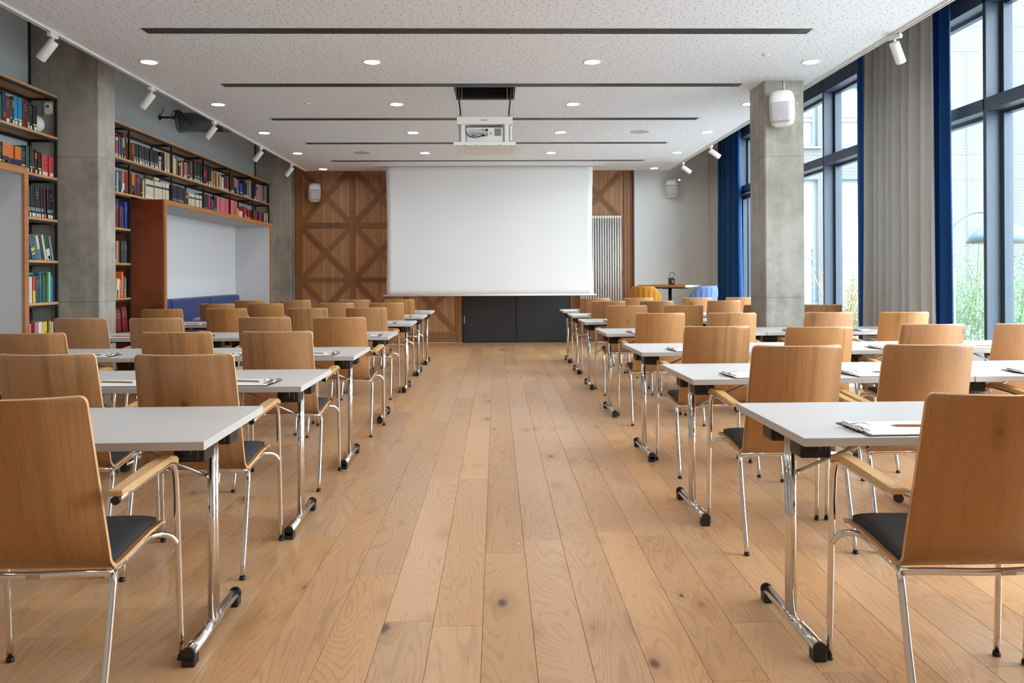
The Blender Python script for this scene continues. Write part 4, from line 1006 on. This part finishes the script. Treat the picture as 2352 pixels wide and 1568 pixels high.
BOOKS = {
'A1':[(6.799,0.04,0.214,'maroon','t'),(6.841,0.03,0.215,'green',''),(6.873,0.019,0.196,'black','ty'),(6.895,0.041,0.217,'green',''),(6.94,0.047,0.251,'navy','r'),(6.989,0.068,0.23,'maroon','tg'),(7.059,0.019,0.215,'green','y'),(7.08,0.028,0.236,'black','ot'),(7.109,0.055,0.247,'bright blue','yt'),(7.165,0.058,0.243,'bright blue','yt'),(7.224,0.077,0.248,'maroon','g'),(7.304,0.036,0.24,'black','ty'),(7.343,0.044,0.241,'black','tg'),(7.389,0.062,0.229,'black','ty')],
'A2':[(6.81,0.06,0.195,'black','tyg'),(6.872,0.022,0.209,'black','ty'),(6.895,0.036,0.204,'black','tyg'),(6.934,0.083,0.212,'orange over navy','yt'),(7.034,0.076,0.202,'orange over navy',''),(7.123,0.098,0.204,'orange over navy',''),(7.225,0.061,0.207,'navy','gy'),(7.288,0.051,0.236,'dark green','t'),(7.34,0.026,0.231,'black','ty'),(7.367,0.021,0.217,'maroon',''),(7.39,0.021,0.211,'black','y'),(7.412,0.038,0.219,'black','ot'),(7.452,0.017,0.199,'maroon',''),(7.474,0.054,0.203,'black','yt'),(7.531,0.051,0.188,'coral','tn'),(7.585,0.055,0.188,'coral','tn'),(7.642,0.084,0.192,'coral','tn')],
'A3':[(7.3,0.022,0.268,'black','b'),(7.325,0.035,0.279,'black','bt'),(7.362,0.039,0.281,'black','bt'),(7.404,0.036,0.282,'black','bt'),(7.443,0.04,0.282,'black','btg'),(7.485,0.043,0.286,'black','bt'),(7.532,0.04,0.285,'black','bt'),(7.578,0.021,0.268,'maroon','t'),(7.616,0.052,0.272,'black','bt'),(7.674,0.052,0.278,'black','btg')],
'A4':[(7.314,0.021,0.229,'black',''),(7.338,0.039,0.205,'navy','g'),(7.38,0.062,0.206,'blue and yellow','y'),(7.448,0.025,0.213,'olive',''),(7.476,0.038,0.224,'cream over teal',''),(7.524,0.051,0.22,'slate',''),(7.582,0.034,0.237,'cream',''),(7.624,0.064,0.234,'green over white','t'),(7.696,0.03,0.23,'grey green','')],
'A5':[(7.298,0.02,0.233,'white',''),(7.323,0.02,0.234,'cream',''),(7.347,0.021,0.235,'white',''),(7.373,0.042,0.241,'red over yellow',''),(7.42,0.041,0.242,'slate','g'),(7.463,0.03,0.249,'charcoal','g'),(7.495,0.031,0.27,'teal','g'),(7.53,0.025,0.266,'dark green',''),(7.557,0.04,0.247,'green',''),(7.6,0.025,0.269,'olive',''),(7.627,0.036,0.275,'mint',''),(7.665,0.024,0.245,'teal',''),(7.693,0.033,0.215,'blue','')],
'A6':[(7.305,0.057,0.204,'pink','n'),(7.366,0.041,0.216,'maroon',''),(7.41,0.055,0.207,'pink','n'),(7.469,0.058,0.209,'white over red',''),(7.534,0.035,0.205,'yellow',''),(7.571,0.048,0.207,'yellow','n'),(7.624,0.025,0.206,'olive',''),(7.651,0.043,0.209,'yellow',''),(7.697,0.029,0.199,'cream','')],
'B1':[(8.901,0.033,0.228,'brown',''),(8.939,0.023,0.229,'black','t'),(8.964,0.023,0.23,'charcoal','t'),(8.99,0.048,0.223,'red','wt'),(9.043,0.024,0.224,'navy',''),(9.068,0.042,0.233,'blue','t'),(9.112,0.03,0.218,'green','t'),(9.144,0.043,0.231,'beige over black','t'),(9.193,0.034,0.281,'brick red','t'),(9.234,0.022,0.246,'black','')],
'B2':[(8.901,0.039,0.22,'navy',''),(8.945,0.046,0.226,'black','y'),(8.995,0.037,0.223,'light blue','y'),(9.034,0.061,0.236,'black','g'),(9.099,0.036,0.242,'green','t'),(9.14,0.053,0.247,'orange over white','t'),(9.197,0.031,0.245,'maroon',''),(9.23,0.026,0.245,'brick red','')],
'B3':[(8.918,0.033,0.292,'maroon','g'),(8.955,0.05,0.297,'plum','g'),(9.009,0.05,0.3,'plum','g'),(9.08,0.047,0.242,'plum','g'),(9.129,0.02,0.239,'brown',''),(9.192,0.064,0.303,'royal blue','g')],
'B4':[(8.959,0.028,0.234,'slate','t'),(8.99,0.052,0.24,'tan',''),(9.048,0.039,0.241,'black',''),(9.093,0.033,0.243,'charcoal','g'),(9.132,0.021,0.244,'black',''),(9.155,0.032,0.245,'slate','g'),(9.19,0.028,0.246,'slate','g'),(9.224,0.032,0.247,'slate','g')],
'B5':[(8.959,0.011,0.197,'orange',''),(8.973,0.022,0.214,'light green',''),(8.998,0.022,0.198,'white over black',''),(9.025,0.026,0.212,'cream',''),(9.056,0.019,0.196,'salmon',''),(9.081,0.029,0.284,'orange',''),(9.113,0.015,0.252,'lime',''),(9.132,0.023,0.236,'magenta',''),(9.161,0.023,0.228,'slate blue',''),(9.19,0.032,0.212,'green and yellow','y')],
'B6':[(8.98,0.03,0.264,'dark red','g'),(9.013,0.03,0.265,'dark red','g'),(9.047,0.03,0.266,'dark red','g'),(9.08,0.031,0.267,'dark red','g'),(9.142,0.035,0.278,'dark red','g'),(9.18,0.038,0.279,'dark red','g'),(9.22,0.036,0.281,'dark red','g')],
'C1a':[(9.387,0.018,0.199,'orange over navy','t'),(9.413,0.022,0.216,'brick red',''),(9.439,0.053,0.221,'black','bt'),(9.497,0.053,0.221,'black','bt'),(9.555,0.054,0.221,'black','bt'),(9.614,0.055,0.222,'black','bt'),(9.674,0.056,0.222,'black','bt'),(9.735,0.056,0.222,'black','bt'),(9.796,0.057,0.222,'black','bt'),(9.858,0.058,0.222,'black','bt'),(9.921,0.059,0.222,'black','bt'),(9.985,0.059,0.222,'black','bt'),(10.049,0.06,0.222,'black','bt'),(10.125,0.056,0.17,'cream','k'),(10.194,0.08,0.235,'black',''),(10.278,0.018,0.227,'charcoal',''),(10.3,0.072,0.245,'beige','t'),(10.374,0.072,0.243,'beige','t')],
'C1b':[(10.56,0.031,0.241,'cream',''),(10.594,0.022,0.23,'white',''),(10.62,0.038,0.214,'pale yellow',''),(10.664,0.075,0.244,'brown',''),(10.751,0.05,0.176,'charcoal','w'),(10.802,0.032,0.17,'dark red',''),(10.839,0.03,0.195,'cream',''),(10.873,0.039,0.219,'brown',''),(10.921,0.083,0.208,'rosy brown','t'),(11.009,0.044,0.222,'tan',''),(11.069,0.06,0.223,'navy','y'),(11.144,0.051,0.255,'charcoal','t'),(11.201,0.059,0.262,'brown','t'),(11.288,0.056,0.277,'black','t'),(11.353,0.057,0.272,'black','bt'),(11.415,0.055,0.274,'black','bt'),(11.476,0.056,0.275,'black','bt'),(11.536,0.05,0.27,'black','bt')],
'C1c':[(11.698,0.062,0.229,'charcoal','r'),(11.768,0.074,0.244,'maroon','t'),(11.849,0.083,0.258,'black','ty'),(11.938,0.048,0.247,'black','yt'),(11.992,0.055,0.229,'beige',''),(12.054,0.059,0.23,'tan','t'),(12.121,0.06,0.231,'brown',''),(12.187,0.045,0.232,'tan',''),(12.238,0.046,0.227,'cream',''),(12.287,0.043,0.221,'maroon','t'),(12.334,0.035,0.215,'beige',''),(12.379,0.037,0.215,'pale yellow','t'),(12.42,0.08,0.191,'cream',''),(12.518,0.046,0.224,'navy','t'),(12.57,0.043,0.225,'charcoal','t'),(12.62,0.042,0.229,'navy','t'),(12.674,0.062,0.237,'red','t')],
'C1e':[(12.823,0.036,0.275,'black','t'),(12.865,0.039,0.275,'black','t'),(12.91,0.038,0.27,'black','yt'),(12.955,0.039,0.264,'black','t'),(13.01,0.138,0.24,'orange over navy','t'),(13.157,0.085,0.235,'bright blue','y'),(13.255,0.065,0.243,'black',''),(13.328,0.132,0.205,'royal blue','y'),(13.482,0.108,0.262,'black','t'),(13.599,0.1,0.236,'navy','t'),(13.704,0.041,0.286,'grey green',''),(13.754,0.042,0.28,'brick red','t'),(13.805,0.118,0.303,'grey green','')],
'C1f':[(14.009,0.055,0.243,'maroon',''),(14.07,0.102,0.266,'navy','yt'),(14.209,0.083,0.284,'pink','u'),(14.296,0.049,0.292,'pink',''),(14.354,0.112,0.295,'grey green',''),(14.48,0.128,0.298,'grey green',''),(14.621,0.103,0.301,'brick red','t'),(14.734,0.109,0.303,'grey green',''),(14.853,0.052,0.298,'maroon','')],
'C2a':[(9.39,0.057,0.258,'orange over navy','yt'),(9.454,0.046,0.251,'maroon','g'),(9.507,0.05,0.252,'maroon','g'),(9.561,0.05,0.254,'maroon','g'),(9.619,0.039,0.221,'black','y'),(9.662,0.054,0.209,'pale yellow','t'),(9.722,0.03,0.232,'grey green','t'),(9.758,0.052,0.226,'cream','kt'),(9.813,0.053,0.227,'cream','kt'),(9.869,0.054,0.229,'cream','kt'),(9.926,0.055,0.23,'cream','kt'),(9.984,0.055,0.231,'cream','kt'),(10.042,0.056,0.233,'cream','kt'),(10.101,0.056,0.234,'cream','k'),(10.16,0.057,0.235,'cream','k'),(10.221,0.057,0.237,'cream','k'),(10.282,0.041,0.24,'cream','k'),(10.324,0.041,0.24,'cream','k'),(10.366,0.041,0.24,'cream','k'),(10.408,0.041,0.24,'cream','k')],
'C2b':[(10.534,0.034,0.246,'black','b'),(10.571,0.034,0.247,'black','b'),(10.609,0.034,0.248,'black','bt'),(10.646,0.034,0.249,'black','bt'),(10.689,0.046,0.253,'black','b'),(10.739,0.045,0.252,'black','b'),(10.787,0.046,0.251,'black','b'),(10.836,0.047,0.249,'black','b'),(10.886,0.047,0.248,'black','b'),(10.947,0.043,0.232,'maroon',''),(11.006,0.069,0.192,'black','o'),(11.096,0.075,0.2,'cream','k'),(11.176,0.076,0.201,'cream','k'),(11.257,0.077,0.203,'cream','k'),(11.338,0.079,0.204,'cream','k'),(11.422,0.079,0.206,'cream','k'),(11.505,0.081,0.207,'cream','k')],
'C2c':[(11.655,0.039,0.247,'black','t'),(11.698,0.043,0.248,'charcoal','t'),(11.748,0.051,0.211,'navy','y'),(11.802,0.058,0.244,'maroon',''),(11.868,0.051,0.252,'coral',''),(11.931,0.055,0.247,'black','u'),(11.994,0.079,0.196,'royal blue','r'),(12.081,0.038,0.243,'black','b'),(12.123,0.034,0.244,'black','b'),(12.161,0.035,0.245,'black','b'),(12.207,0.045,0.252,'pink',''),(12.256,0.045,0.253,'pink',''),(12.305,0.046,0.254,'pink',''),(12.355,0.046,0.255,'pink',''),(12.437,0.053,0.258,'pink',''),(12.494,0.053,0.258,'pink',''),(12.551,0.054,0.258,'pink',''),(12.609,0.055,0.258,'pink',''),(12.668,0.055,0.258,'pink','')],
'C2e':[(12.827,0.054,0.268,'pink',''),(12.885,0.055,0.268,'pink',''),(12.944,0.056,0.268,'pink',''),(13.004,0.056,0.268,'pink',''),(13.064,0.057,0.268,'pink',''),(13.172,0.066,0.165,'yellow',''),(13.246,0.048,0.132,'white','n'),(13.298,0.048,0.132,'white','n'),(13.35,0.048,0.133,'white','n'),(13.403,0.048,0.133,'white','n'),(13.509,0.054,0.22,'red','r'),(13.567,0.05,0.214,'red over yellow',''),(13.644,0.073,0.202,'black','y'),(13.736,0.112,0.179,'crimson','y'),(13.857,0.052,0.191,'black','y')],
'C2f':[(14.033,0.055,0.2,'brick red',''),(14.092,0.063,0.201,'dark red',''),(14.159,0.086,0.206,'brick red',''),(14.262,0.057,0.197,'navy',''),(14.324,0.057,0.198,'navy',''),(14.385,0.057,0.195,'blue','y'),(14.452,0.085,0.208,'red',''),(14.546,0.073,0.209,'maroon',''),(14.628,0.055,0.195,'black','t'),(14.688,0.051,0.196,'cream',''),(14.744,0.075,0.205,'orange over navy',''),(14.843,0.062,0.206,'cream','')],
}
SHELF = {'A1': (LV[1], 'top shelf of the bookcase nearest the camera'), 'A2': (LV[2], 'second shelf of the bookcase nearest the camera'), 'A3': (LV[3], 'third shelf of the bookcase nearest the camera'), 'A4': (LV[4], 'fourth shelf of the bookcase nearest the camera'),
 'A5': (LV[5], 'fifth shelf of the bookcase nearest the camera'), 'A6': (LV[6], 'lowest visible shelf of the bookcase nearest the camera'),
 'B1': (LV[1], 'top shelf between pier and copper panel'), 'B2': (LV[2], 'second shelf between pier and copper panel'), 'B3': (LV[3], 'third shelf between pier and copper panel'), 'B4': (LV[4], 'fourth shelf between pier and copper panel'), 'B5': (LV[5], 'fifth shelf between pier and copper panel'), 'B6': (LV[6], 'lowest visible shelf between pier and copper panel')}
for k, n in zip('abcef', ORD): 
    SHELF['C1'+k] = (LV[1], 'upper shelf over the niche, %s bay' % n); SHELF['C2'+k] = (LV[2], 'lower shelf over the niche, %s bay' % n)
LEAN = {'A3': 0.04, 'A4': 0.27, 'B5': -0.10, 'B6': 0.14}
XSP = -4.122
for k, items in BOOKS.items():
    z, where = SHELF[k]; n = len(items)
    for i, (y0, th, h, col, st) in enumerate(items):
        rightc = k in ('A1', 'A2')
        o_ = ('last' if i == n-1 else ORD[n-1-i]+' from last') if rightc else ORD[i]+' from left'
        if rightc and i < n-1: o_ = ORD[n-1-i]+' from right'
        if rightc and i == n-1: o_ = 'rightmost'
        sz = 'thin ' if th < 0.022 and k[0] in 'AB' else 'thick ' if th > 0.062 and k[0] in 'AB' else ''
        ln = LEAN.get(k, 0.0) + (rb.uniform(-0.004, 0.004) if k in LEAN else 0)
        h = min(h, 0.325)
        dz = max(0.0, -ln)*0  
        zz = z + (th*math.sin(-ln) if ln < 0 else 0.0)
        if k == 'A4': th *= 0.94
        book((XSP-rb.uniform(0.0, 0.012), y0, zz), th, h, col, st, sz+'%s book, %s, %s' % (col, o_, where), 'books on the '+where, ln)
# books lying or standing behind others
def flat_book(loc, L, w, t_, col, label):
    t = thing('book', label, 'book', loc, 0, 'books lying flat')
    mb = MB(); mb.box(0, 0, 0, w, L, 0.003); mb.box(0, 0, t_-0.003, w, L, t_); mb.box(w-0.003, 0, 0.003, w, L, t_-0.003); mb.build('cover', 'bk_'+col, t)
    MB().box(0.003, 0.003, 0.003, w-0.003, L-0.003, t_-0.003).build('pages', 'pages', t)
flat_book((-4.31, 7.24, LV[5]+0.2475), 0.13, 0.19, 0.022, 'teal', 'teal book lying flat on the upright books of the fifth near shelf')
t = thing('binder', 'navy blue slipcase standing behind the pink and yellow books', 'binder', (-4.335, 7.44, LV[6]))
MB().box(0, 0, 0, 0.022, 0.27, 0.27, bev=0.002).build('cover', 'bk_navy', t)
for q, (ya, lab) in enumerate(((10.02, 'brown roll lying on the cream book set over the niche'), (10.24, 'cream roll with a dark band lying on the cream books'))):
    t = thing('paper_roll', lab, 'roll', (-4.21, ya, LV[2]+0.259+0.024), 0)
    MB().lathe([(0.023, -0.10), (0.023, 0.10)], rot=Matrix.Rotation(PI/2, 4, 'X'), seg=16).build('roll', 'bk_brown' if q == 0 else 'bk_cream', t)
    if q: MB().lathe([(0.0238, -0.09), (0.0238, -0.05)], rot=Matrix.Rotation(PI/2, 4, 'X'), seg=16).build('band', 'dkband', t)
t = thing('globe_lamp', 'white opal globe behind the black books on the near top shelf', 'lamp', (-4.21, 7.56, LV[1]))
MB().sphere((0, 0, 0.09), 0.085, u=24, v=16).build('globe', 'globe', t); MB().lathe([(0.045, 0), (0.045, 0.012)], seg=20).build('base', 'white_gloss', t)
t = thing('junction_box', 'grey electrical box on the pier behind the near bookcase', 'box', (-4.176, 7.765, 2.834))
MB().box(-0.042, -0.03, -0.06, 0.042, 0, 0.06, bev=0.004).build('housing', 'white_paint', t)
MB().box(-0.022, -0.036, -0.012, 0.022, -0.03, 0.035, bev=0.002).build('socket_cover', 'white_gloss', t)
MB().box(-0.01, -0.039, 0.005, 0.01, -0.036, 0.024).build('slot', 'dkband', t)
mb = MB()
for a in (-0.034, 0.034):
    for b in (-0.052, 0.052): mb.tube([(a, -0.03, b), (a, -0.0325, b)], 0.005, 8)
mb.build('screw', 'black_steel', t)
# duct and bracket lamp high on the left wall
t = thing('duct', 'round galvanised ventilation duct leaving the left wall above the bookcase', 'duct', (XL, 11.41, 3.385))
MB().lathe([(0.135, 0.0), (0.135, 1.6)], rot=Matrix.Rotation(PI/2, 4, 'Y'), seg=36).build('pipe', 'galv', t)
for xx in (0.002, 0.62, 1.25): MB().lathe([(0.140, xx), (0.140, xx+0.03)], rot=Matrix.Rotation(PI/2, 4, 'Y'), seg=36).build('collar', 'galv', t)
t = thing('bracket_lamp', 'black articulated bracket lamp with a looped wire guard on the left wall', 'lamp', (XL, 10.745, 3.325))
MB().lathe([(0.036, 0), (0.036, 0.014), (0.016, 0.018)], rot=Matrix.Rotation(PI/2, 4, 'Y'), seg=16).build('wall_plate', 'black_steel', t)
MB().tube([(0.015, 0, 0), (0.185, 0, -0.003)], 0.011, 8).build('arm', 'black_steel', t)
MB().tube([(0.165, 0, -0.003), (0.205, 0, -0.003)], 0.02, 10).build('joint', 'black_steel', t)
mb = MB(); mb.tube([(0.185, 0, 0.0), (0.215, 0, 0.045), (0.235, 0, 0.085)], 0.012, 8); mb.sphere((0.225, 0, 0.07), 0.028, u=12, v=8); mb.build('clamp', 'black_steel', t)
MB().tube([(0.235, 0, 0.088), (0.262, 0, 0.092), (0.335, 0, 0.0)], 0.009, 8).build('upper_arm', 'black_steel', t)
MB().tube([(0.335, 0, 0.0), (0.43, -0.012, -0.075), (0.415, -0.02, -0.10), (0.385, 0.012, -0.095), (0.335, 0, 0.0)], 0.003, 6).build('wire_guard', 'black_steel', t)
MB().tube([(0.012, 0, 0.02), (0.03, 0, 0.055), (0.055, 0, 0.085), (0.05, 0, 0.12), (0.03, 0, 0.13)], 0.005, 6, smooth_path=2).build('cable', 'black_plastic', t)
MB().tube([(0.02, 0, 0.015), (0.05, 0.0, 0.012), (0.14, 0, 0.012), (0.175, 0, 0.05), (0.17, 0, 0.09), (0.215, 0, 0.09)], 0.004, 6, smooth_path=2).build('cable', 'black_plastic', t)
# ================================================================== WALL SPEAKERS, RADIATOR
def speaker(loc, rz, label, tilt=0.16, cable=0.2):
    t = thing('wall_speaker', label, 'speaker', loc, rz, 'white wall loudspeakers')
    bm = bmesh.new(); rings = []
    # rounded body from stacked rounded-rectangle sections (front towards -Y)
    N = 28
    for zz, sx, sy in ((-0.172, .045, .03), (-0.166, .075, .055), (-0.15, .094, .072), (-0.12, .107, .082), (-0.05, .113, .088), (0.05, .114, .088), (0.11, .110, .084), (0.145, .098, .075), (0.164, .076, .056), (0.172, .045, .03)):
        r = []
        for k in range(N):
            a = 2*PI*k/N; cx_, sx_ = math.cos(a), math.sin(a); e = 0.62
            r.append(bm.verts.new((sx*math.copysign(abs(cx_)**e, cx_), sy*math.copysign(abs(sx_)**e, sx_), zz)))
        rings.append(r)
    for A, B in zip(rings[:-1], rings[1:]):
        for k in range(N):
            f = bm.faces.new((A[k], A[(k+1) % N], B[(k+1) % N], B[k])); f.smooth = True
    bm.faces.new(rings[0][::-1]); bm.faces.new(rings[-1])
    rot = Matrix.Rotation(tilt, 4, 'X'); tr = Matrix.Translation((0, -0.135, 0)) @ rot
    bmesh.ops.transform(bm, matrix=tr, verts=bm.verts)
    me = bpy.data.meshes.new('cabinet'); bm.to_mesh(me); bm.free(); me.materials.append(M['white_gloss']); obj('cabinet', me, t)
    g = MB(); n = 10
    vs = []
    for j in range(7):
        z = -0.125+0.19*j/6; row = []
        for i in range(n+1):
            u = -1+2*i/n
            row.append(g.bm.verts.new((u*(0.090-0.06*max(0, -z-0.05)), -0.0925+0.006*u*u*u*u, z)))
        vs.append(row)
    for j in range(6):
        for i in range(n): 
            f = g.bm.faces.new((vs[j][i], vs[j][i+1], vs[j+1][i+1], vs[j+1][i])); f.smooth = True
    ge = bmesh.ops.extrude_face_region(g.bm, geom=list(g.bm.faces)); bmesh.ops.translate(g.bm, vec=(0, 0.012, 0), verts=[v for v in ge['geom'] if isinstance(v, bmesh.types.BMVert)])
    bmesh.ops.transform(g.bm, matrix=tr, verts=g.bm.verts)
    gr = g.build('grille', 'grille', t)
    b_ = MB(); b_.box(-0.018, -0.0935, -0.098, 0.018, -0.090, -0.093); bmesh.ops.transform(b_.bm, matrix=tr, verts=b_.bm.verts); b_.build('maker_badge', 'white_gloss', gr)
    MB().box(-0.04, -0.07, -0.05, 0.04, -0.002, 0.05, bev=0.006).build('wall_bracket', 'white_gloss', t)
    mb = MB(); mb.tube([(0.118, -0.06, 0.05), (0.13, -0.04, 0.10), (0.115, -0.01, 0.155)], 0.003, 6, smooth_path=1); mb.sphere((0.122, -0.06, 0.045), 0.014, u=10, v=6); mb.lathe([(0.016, 0), (0.016, 0.004)], (0.115, -0.004, 0.16), 12, rot=Matrix.Rotation(PI/2, 4, 'X')); mb.build('safety_cord', 'chrome', t)
    if cable: MB().tube([(0.0, -0.10, 0.15), (-0.005, -0.03, 0.17), (-0.01, -0.012, 0.2), (-0.01, -0.012, 0.17+cable)], 0.007, 8, smooth_path=1).build('cable', 'white_gloss', t)
    return t
speaker((2.795, 7.83, 2.815), -0.55, 'white loudspeaker on the front of the concrete column', cable=0.12)
speaker((-3.37, 15.22, 2.785), 0.35, 'white loudspeaker on the walnut wall left of the screen', cable=0)
s_ = speaker((3.30, 15.13, 2.835), -0.42, 'white loudspeaker on the grey plaster wall in the far corner', cable=0)
t = thing('wall_socket', 'white surface socket beside the loudspeaker on the grey plaster wall', 'socket', (3.46, 15.13, 2.99))
MB().box(-0.04, -0.03, -0.04, 0.04, 0, 0.04, bev=0.004).build('housing', 'white_gloss', t); MB().box(-0.025, -0.033, -0.025, 0.025, -0.03, 0.025).build('cover', 'white_paint', t)
r_ = thing('radiator', 'tall cream column radiator on the walnut wall right of the screen', 'radiator', (2.31, 15.14, 0))
for k in range(17):
    mb = MB(); x = -k*0.046
    for yy in (-0.036, 0.0, 0.036): mb.tube([(x, yy, 0.22), (x, yy, 2.32)], 0.0145, 10)
    for z in (0.20, 2.315): mb.box(x-0.0215, -0.052, z-0.025, x+0.0215, 0.052, z+0.028, bev=0.012, seg=2)
    mb.build('section', 'radiator', r_)
mb = MB(); mb.tube([(-0.0, 0, 0.19), (0.05, 0, 0.19), (0.05, 0.06, 0.19)], 0.01, 8); mb.build('pipe', 'chrome', r_)
mb = MB(); mb.box(-0.3, 0.05, 1.9, -0.26, 0.10, 1.95); mb.box(-0.3, 0.05, 0.5, -0.26, 0.10, 0.55); mb.build('bracket', 'radiator', r_)

# ================================================================== BAR TABLE CORNER
t = thing('bar_table', 'high square wooden bar table in the far right corner', 'table', (3.007, 14.08, 0), math.radians(58))
MB().box(-0.418, -0.418, 1.03, 0.418, 0.418, 1.072, bev=0.002).build('tabletop', 'bar_wood', t)
MB().box(-0.416, -0.4192, 1.0325, 0.416, -0.418, 1.0695).build('white_edge_strip', 'white_gloss', t)  # thin white strip along one edge of the wooden top only
MB().tube([(0, 0, 0.02), (0, 0, 1.01)], 0.03, 16).build('column', 'black_steel', t)
mb = MB(); mb.box(-0.3, -0.03, 1.005, 0.3, 0.03, 1.03); mb.box(-0.03, -0.3, 1.005, 0.03, 0.3, 1.03); mb.build('top_bracket', 'black_steel', t)
MB().lathe([(0.27, 0), (0.27, 0.012), (0.05, 0.02)], seg=32).build('base_plate', 'black_steel', t)
t = thing('potted_succulent', 'small succulent in a copper pot with ring handle on the bar table', 'plant', (3.01, 13.98, 1.072))
MB().lathe([(0.048, 0), (0.052, 0.004), (0.054, 0.112), (0.050, 0.112), (0.049, 0.09)], seg=24).build('pot', 'pot', t)
MB().lathe([(0.048, 0.085), (0.048, 0.092)], seg=20).build('soil', 'dkband', t)
mb = MB()
mb.tube([(0.01+0.042*math.cos(a), 0.0, 0.165+0.042*math.sin(a)) for a in [2*PI*k/20 for k in range(21)]], 0.005, 6, cap=False); mb.tube([(0.01, 0, 0.09), (0.01, 0, 0.124)], 0.004, 6)
mb.build('ring_handle', 'black_steel', t)
rs = random.Random(3)
for k in range(12):
    a = k*2.4; ln = 0.035+0.003*k; mb = MB()
    mb.sphere((0, 0, 0), 0.016, sc=(1.6, 0.8, 0.45), u=8, v=6)
    o = mb.build('leaf', 'succulent', t, (ln*math.cos(a)*0.9, ln*math.sin(a)*0.9, 0.118+0.004*(k % 3))); o.rotation_euler = (0, -0.5+0.03*k, a)
mb = MB(); mb.tube([(-0.03, 0, 0.11), (-0.06, -0.01, 0.125), (-0.075, -0.01, 0.115)], 0.006, 6, smooth_path=1); mb.build('trailing_stem', 'succulent', t)
def tub(loc, rz, mat, label):
    t = thing('bar_chair', label, 'chair', loc, rz, 'upholstered bar chairs')
    bm = bmesh.new(); F = []; nu, nv = 44, 10
    for j in range(nv+1):
        v = j/nv; row_o, row_i = [], []
        for i in range(nu+1):
            u = -1+2*i/nu; a = u*1.25
            ht = 0.30-0.17*max(0, abs(u)-0.45)**1.3/0.46
            z = 0.76+ht*v; lean = 0.075*v; flr = 0.012*abs(math.sin(u*4.0*PI))*math.sin(PI*min(1, v*1.02))**0.5
            R = 0.225+lean*0.55
            for row, rr in ((row_o, R+0.02+flr), (row_i, R-0.02)):
                e = 1-0.35*max(0, v-0.85)/0.15*(0.35 if row is row_o else -0.1)*0.3
                row.append(bm.verts.new((rr*math.sin(a)*1.04, -rr*math.cos(a)*e+0.02, z)))
        F.append((row_o, row_i))
    for j in range(nv):
        for i in range(nu):
            for s_, fl in ((0, 0), (1, 1)):
                q = (F[j][s_][i], F[j][s_][i+1], F[j+1][s_][i+1], F[j+1][s_][i])
                f = bm.faces.new(q if not fl else q[::-1]); f.smooth = True
        for i in (0, nu): bm.faces.new((F[j][0][i], F[j+1][0][i], F[j+1][1][i], F[j][1][i]))
    for j in (0, nv):
        for i in range(nu): 
            f = bm.faces.new((F[j][0][i], F[j][1][i], F[j][1][i+1], F[j][0][i+1])); f.smooth = True
    bmesh.ops.recalc_face_normals(bm, faces=bm.faces)
    me = bpy.data.meshes.new('backrest'); bm.to_mesh(me); bm.free(); me.materials.append(M[mat]); obj('backrest', me, t)
    MB().lathe([(0.15, 0.68), (0.22, 0.70), (0.245, 0.74), (0.235, 0.79), (0.17, 0.805), (0.0, 0.808)], seg=28).build('seat', mat, t)
    for k in range(4):
        a = PI/4+k*PI/2; MB().tube([(0.12*math.cos(a), 0.12*math.sin(a), 0.70), (0.24*math.cos(a), 0.24*math.sin(a), 0.0)], 0.012, 8).build('leg', 'black_steel', t)
    mb = MB(); pts = [(0.19*math.cos(PI/4+k*PI/2), 0.19*math.sin(PI/4+k*PI/2), 0.29) for k in range(5)]
    mb.tube(pts, 0.008, 8); mb.build('footrest', 'black_steel', t)
tub((2.50, 13.60, 0), math.radians(-24), 'mustard', 'mustard yellow channelled bar chair left of the high wooden table')
tub((3.36, 13.38, 0), math.radians(22), 'sky_cloth', 'pale blue channelled bar chair right of the high wooden table')
# floor socket lid and a white speck on the boards
t = thing('floor_socket', 'small dark floor socket lid in the aisle near the black door', 'socket', (0.105, 13.7, 0.0))
MB().box(-0.06, -0.04, 0, 0.06, 0.04, 0.004, bev=0.001).build('lid', 'steel', t)
t = thing('paper_scrap', 'tiny white scrap on the oak floor in the middle of the aisle', 'paper', (0.098, 3.80, 0.0005))
MB().lathe([(0.007, 0), (0.006, 0.002)], seg=10).build('scrap', 'paper', t)
